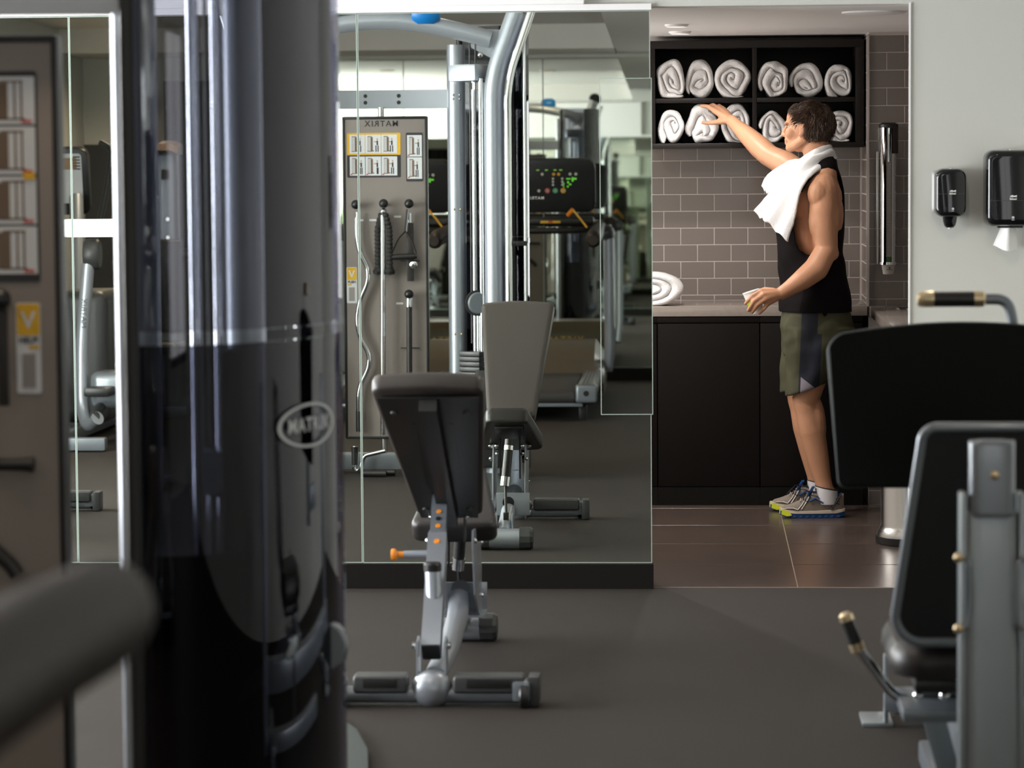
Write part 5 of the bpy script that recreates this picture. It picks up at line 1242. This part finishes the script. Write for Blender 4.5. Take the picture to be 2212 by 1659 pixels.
# ================================================================== treadmills
M_LED = mat('green_led', (.05, .3, .02), .4, emit=((.25, 1.0, .08), 0.5)); M_BROWNH = mat('brown_hood', (.10, .078, .052), .32, coat=.3); M_BELT = mat('treadmill_belt', (.030, .028, .027), .7); M_BTN = mat('grey_button', (.55, .53, .50), .5)
M_BTNO = mat('amber_button', (.75, .40, .03), .5); M_BTNR = mat('red_button_ring', (.55, .12, .10), .5); M_BTNG = mat('green_button_ring', (.10, .40, .20), .5)
def make_treadmill():
    t = thing('treadmill', 'dark treadmill with lit console, seen in the mirror behind the bench', 'treadmill', (-.945, 1.3, 0), 0, 'treadmills facing the opposite wall')
    O = V((-.965, 2.6, 0))
    def P(n, mb, m, par=None, ang=40):
        for v in mb.b.verts: v.co.y -= 2.6
        return mb.build(n, m, par or t, ang)
    P('deck', MB().box((0, 3.05, .150), (.66, 1.95, .080), .010), M_BLACK)
    P('belt', MB().box((0, 3.05, .192), (.50, 1.94, .010), .004), M_BELT); P('rear_roller', MB().cyl((-.25, 4.02, .150), (.25, 4.02, .150), .045, None, 20), M_BELT)
    P('rear_bar', MB().box((0, 4.02, .100), (.60, .05, .022), .004), M_GREY)
    for s in (-1, 1):
        r = P('side_rail', MB().box((s*.325, 3.05, .180), (.13, 1.90, .060), .012), M_GREY)
        for k in range(4): P('foot_groove', MB().box((s*(.285+.022*k), 3.05, .2115), (.008, 1.75, .004)), M_SILVER, r)
        c = P('end_cap', MB().box((s*.325, 4.03, .172), (.138, .11, .115), .020, None, 3), M_GREY)
        P('key_hole', MB().lathe([(.0005, 0), (.018, 0), (.018, .002), (.0005, .002)], plane_m((s*.325, 4.0855, .175), (-1, 0, 0), (0, 0, 1)), 14), M_BLACK, c)
        P('foot', MB().box((s*.30, 3.90, .045), (.05, .09, .09), .006), M_BLACK)
        P('upright', MB().tube([(s*.42, 1.98, .20), (s*.435, 2.02, .36), (s*.435, 2.16, 1.13)], .040, 16, True, .75), M_SILVER)
        hr = P('handrail', MB().loft([[(s*.375+hx*math.cos(a) + (.035 if False else 0), y, z+hz*math.sin(a)) for a in [2*PI*k/18 for k in range(18)]] for y, z, hx, hz in ((1.90, 1.21, .035, .032), (2.30, 1.21, .035, .034), (3.2, 1.175, .046, .055), (3.8, 1.162, .050, .055), (4.05, 1.150, .050, .055), (4.12, 1.146, .046, .050), (4.15, 1.144, .030, .032))]), mat('brown_handrail', (.022, .015, .010), .5, spec=.25))
        P('handrail_joint', MB().ball((s*.420, 2.16, 1.165), (.055, .065, .055), 16, 12), M_DGREY, hr)
    P('motor_hood', MB().loft([[(x, y, z) for x, z in ((-.40, .06), (.40, .06), (.40, .06+h*.7), (.33, .06+h), (-.33, .06+h), (-.40, .06+h*.7))] for y, h in ((1.42, .27), (1.47, .335), (1.75, .345), (2.02, .27), (2.30, .15), (2.36, .10))]), M_BROWNH)
    text('lettering', 'MATRIX', .072, plane_m((0, 1.418-2.6-.004, .245), (1, 0, 0), (0, 0, 1)), M_BTNO, t, .003, 'CENTER', .001, 0, 1.3)
    # console
    cn = P('console', MB().prism(rounded(.68, .37, .06, 6), .085, plane_m((0, 1.92, 1.505), (-1, 0, 0), (0, .22, 1)), .014, 3), M_BLACK)
    mm = plane_m((0, 1.92, 1.505), (-1, 0, 0), (0, .22, 1))
    def F(n, u, v_, w_, h_, m, lift=.0855, par=cn, r=.004):
        M2 = mm @ Mx.Translation((u, v_, lift)); return P(n, MB().prism(rounded(w_, h_, r, 3), .002, M2), m, par, None)
    def B(u, v_, r_, m, n='button'):
        M2 = mm @ Mx.Translation((u, v_, .0855)); return P(n, MB().lathe([(.0005, .005), (r_*.8, .005), (r_, 0), (.0005, 0)], M2, 14), m, cn)
    scr = F('screen', 0, .02, .50, .26, M_GLOSSB)
    for u, v_, w_, h_ in ((-.152, .055, .030, .008), (-.182, .050, .012, .030), (-.20, .055, .020, .012), (-.15, .030, .012, .014), (-.165, .015, .016, .010), (-.12, .020, .008, .012), (-.148, .0, .010, .012), (-.12, .0, .008, .008)): F('led_segment', u, v_, w_, h_, M_LED, .0878, scr, .001)
    for u in (-.10, -.06, .0, .06): F('led_segment', u, .118, .02, .006, mat('dim_led', (.1, .2, .02), .4, emit=((.3, .7, .1), .6)), .0878, scr, .001)
    for u, v_ in ((-.165, .088), (-.205, .088), (.03, .088), (.13, .088)): B(u, v_, .011, M_BTN)
    for u in (-.05, -.085): B(u, .088, .011, M_BTNO)
    for u in (-.11, -.045):
        for v_ in (.056, .034, .012): B(u, v_, .009, M_BTN)
    for u, m in ((-.115, M_BTNO), (-.06, M_BTNG), (-.005, M_BTNR)):
        B(u, -.030, .019, m, 'large_button'); B(u, -.030, .012, M_BTN)
        bpy.data.objects[cn.children[-1].name].location.y += .003
    B(.055, -.030, .011, M_BTN)
    text('console_lettering', 'MATRIX', .026, mm @ Mx.Translation((-.035, -.078, .0862)) , M_BTN, cn, .0005, 'CENTER', .0004, 0, 1.2)
    for v in cn.children[-1].data.vertices: v.co.y -= 2.6
    F('top_badge', 0, .172, .12, .014, M_STEEL, .06)
    P('accessory_tray', MB().box((0, 2.0, 1.245), (.66, .26, .055), .02, None, 3), M_BLACK)
    P('stop_bar', MB().box((.03, 2.135, 1.24), (.14, .012, .018), .004), M_YEL); P('stop_mark', MB().box((.03, 2.142, 1.242), (.03, .004, .014), .002), M_PRED)
    P('front_grip', MB().tube(fillet([(-.36, 2.10, 1.20), (-.2, 2.18, 1.18), (.2, 2.18, 1.18), (.36, 2.10, 1.20)], .1), .022, 12), M_BLACK)
    P('safety_key', MB().tube([(.150, 2.10, 1.285), (.185, 2.13, 1.325)], .016, 10), M_ORANGE); P('safety_cord', MB().tube([(.185, 2.13, 1.325), (.235, 2.15, 1.265), (.285, 2.17, 1.20)], .007, 8), M_BTNO)
    return t
tm = make_treadmill()
t2 = copy_tree(tm); t2.location = (-.945-1.0, 1.3, 0); tag(t2, 'second dark treadmill, seen in the mirror behind the accessory panel', 'treadmill', 'treadmills facing the opposite wall')

# ================================================================== other machines seen in the mirror
M_WOOD = mat('bronze_cap', (.30, .20, .13), .35, .3)
def make_elliptical():
    t = thing('elliptical_trainer', 'silver elliptical trainer with curved arms, at the far left of the mirror', 'elliptical', (-3.4, 4.6, 0))
    def P(n, mb, m, par=None, ang=40):
        for v in mb.b.verts: v.co -= V((-3.4, 4.6, 0))
        return mb.build(n, m, par or t, ang)
    for s, x in ((1, -3.375), (-1, -3.78)):
        a = P('swing_arm', MB().tube(fillet([(x, 5.15, .99), (x-.035, 5.2, .55), (x-.03, 5.25, .20), (x+.02, 5.35, .10), (x+.10, 5.45, .16)], .10, 8), .038, 16), M_SILVER)
        P('arm_joint', MB().lathe([(.0005, -.045), (.075, -.045), (.085, -.03), (.085, .03), (.075, .045), (.0005, .045)], plane_m((x+.02, 5.12, 1.04), (0, 1, 0), (0, 0, 1)), 24), M_DGREY, a)
        text('arm_lettering', 'MATRIX', .045, plane_m(V((x-.015, 5.232, .72))-V((-3.4, 4.6, 0)), (0.05, 0, 1), (1, 0, 0)), M_BLACK, a, .001)
        P('upper_handle', MB().tube(fillet([(x+.02, 5.10, 1.08), (x+.06, 4.9, 1.35), (x+.08, 4.75, 1.62), (x+.0, 4.72, 1.66)], .1), .018, 12), M_BLACK)
        P('pedal_arm', MB().tube([(x+.08, 5.45, .16), (x+.10, 4.9, .32), (x+.12, 4.2, .34)], .03, 12), M_DGREY); P('pedal', MB().box((x+.10, 5.3, .30), (.15, .36, .05), .015), M_BLACK)
        P('link_rod', MB().tube(fillet([(x+.10, 4.9, 1.0), (x+.16, 4.95, .6), (x+.12, 5.0, .35)], .1), .016, 10), M_DGREY)
    P('housing', MB().box((-3.52, 4.35, .45), (.34, .70, .75), .08, None, 4), M_DGREY); P('rear_cover', MB().box((-3.22, 5.15, .30), (.26, .30, .20), .05, None, 3), M_GREY)
    P('mast', MB().tube([(-3.62, 4.25, .75), (-3.72, 3.75, 1.35)], .045, 14), M_SILVER)
    cn = P('console', MB().prism(rounded(.34, .40, .05, 5), .07, plane_m((-3.82, 3.62, 1.46), (-1, 0, 0), (0, .2, 1)), .015, 3), M_BLACK)
    M2 = plane_m((-3.82, 3.62, 1.46), (-1, 0, 0), (0, .2, 1))
    P('console_face', MB().prism(rounded(.26, .30, .02, 3), .003, M2 @ Mx.Translation((0, .02, .070))), M_PWHT, cn, None); P('screen', MB().prism(rounded(.18, .07, .005, 3), .003, M2 @ Mx.Translation((-.01, .11, .0735))), mat('amber_screen', (.35, .22, .12), .3), cn, None)
    for k in range(5): P('keypad', MB().prism(rounded(.045, .008, .002, 2), .003, M2 @ Mx.Translation((-.10, .15-.018*k, .0735))), M_DGREY, cn, None)
    P('base_rail', MB().box((-3.5, 4.8, .05), (.10, 1.9, .07), .015).box((-3.5, 5.72, .04), (.65, .09, .07), .015).box((-3.5, 3.9, .04), (.65, .09, .07), .015), M_GREY)
make_elliptical()
_e = bpy.data.objects['elliptical_trainer']; _e.location = (-3.5, 3.8, 0); _e.scale = (1, 1, 1.06)
t = thing('weight_tower', 'grey weight stack tower with bronze cap, seen in the mirror through the cable machine guard', 'weight machine', (-3.40, 2.0, 0)); t.scale = (1.05, 1, 1.09)
MB().box((0, 0, .80), (.13, .16, 1.56), .02, None, 3).build('tower_housing', M_GREY, t, 40)
MB().loft([[(x, y, z) for y, z in ((-.10, zz), (.11, zz-.02), (.12, zz-.06), (-.10, zz-.06))] for x, zz in ((-.085, 1.63), (-.04, 1.655), (.04, 1.655), (.085, 1.63))]).build('bronze_cap', M_WOOD, t, 30)
for z in (1.18, 1.07): MB().lathe([(.0005, .008), (.012, .008), (.018, 0), (.0005, 0)], plane_m((.012, .081, z), (-1, 0, 0), (0, 0, 1)), 16).build('bolt_cap', M_STEEL, t)
MB().box((.0, .082, 1.45), (.05, .003, .06)).build('badge', M_PDRK, t)
MB().box((0.02, .0, .04), (.30, .9, .07), .02).build('base', M_GREY, t); MB().box((-.02, .35, .42), (.30, .38, .07), .03, None, 3).build('seat_pad', M_VINYL, t, 50); MB().box((-.02, .35, .22), (.08, .08, .34), .01).build('seat_post', M_GREY, t); MB().box((-.02, .14, .78), (.28, .06, .56), .03, None, 3).build('back_pad', M_VINYL, t, 50)
MB().tube(fillet([(-.18, .1, .95), (-.2, .45, 1.0), (-.2, .62, .98)], .08), .017, 12).build('press_arm', M_BLACK, t); MB().tube(fillet([(.16, .1, .95), (.18, .45, 1.0), (.18, .62, .98)], .08), .017, 12).build('press_arm', M_BLACK, t)
t = thing('barbell_rack', 'rack with wide white cross bar, left of the cable machine in the mirror', 'rack', (-2.96, 7.0, 0)); t.scale = (1, 1, 1.045)
MB().box((0, 0, 1.228), (.62, .05, .085), .015, None, 3).build('cross_bar', mat('white_enamel', (.86, .87, .88), .3), t)
for s in (-1, 1):
    MB().box((s*.335, 0, .70), (.05, .07, 1.36), .008).build('post', M_GREY, t); MB().box((s*.335, 0, .02), (.07, .55, .04), .008).build('foot', M_GREY, t)
# planter with tall grass by the side window
t = thing('grass_planter', 'tall green ornamental grass in a dark planter by the side window', 'plant', (-3.9, 9.3, 0))
MB().loft([[(h*math.cos(2*PI*k/20)*.21, h*math.sin(2*PI*k/20)*.21, z) for k in range(20)] for z, h in ((0, .8), (.45, 1.0), (.45, .92), (.40, .90))]).build('pot', M_DGREY, t)
gb = MB(); rnd = random.Random(5)
for k in range(240):
    a = rnd.uniform(0, 2*PI); r0 = rnd.uniform(0, .15); L = rnd.uniform(.6, 1.25); ben = rnd.uniform(.05, .45); w_ = rnd.uniform(.005, .011)
    pts = [(r0*math.cos(a)+ben*q*q*math.cos(a)*L*.8, r0*math.sin(a)+ben*q*q*math.sin(a)*L*.8, .40+L*q*(1-.25*ben*q)) for q in (0, .3, .6, .85, 1.0)]
    sd = V((-math.sin(a), math.cos(a), 0)); vs = [[gb.b.verts.new(V(p_)+sd*w_*kk*s_) for s_ in (-1, 1)] for p_, kk in zip(pts, (.8, 1, .9, .5, .08))]
    for i in range(4): gb.b.faces.new((vs[i][0], vs[i][1], vs[i+1][1], vs[i+1][0]))
o = gb.build('blades', mat('grass_green', (.10, .20, .03), .5, vary=(6, .5)), t, None, False); o['kind'] = 'stuff'

g = [[(-3.96+.74*k/48, -1.235+.022*math.sin(k*1.15)+.008*math.sin(k*.37+1), z) for k in range(49)] for z in (.06, 1.2, 2.32)]
tag(MB().sheet(g, .004).build('wall_curtain', mat('dark_curtain', (.014, .016, .018), .8), None, 60), 'dark folded curtain on the opposite wall, seen in the mirror through the cable machine guard', 'curtain')
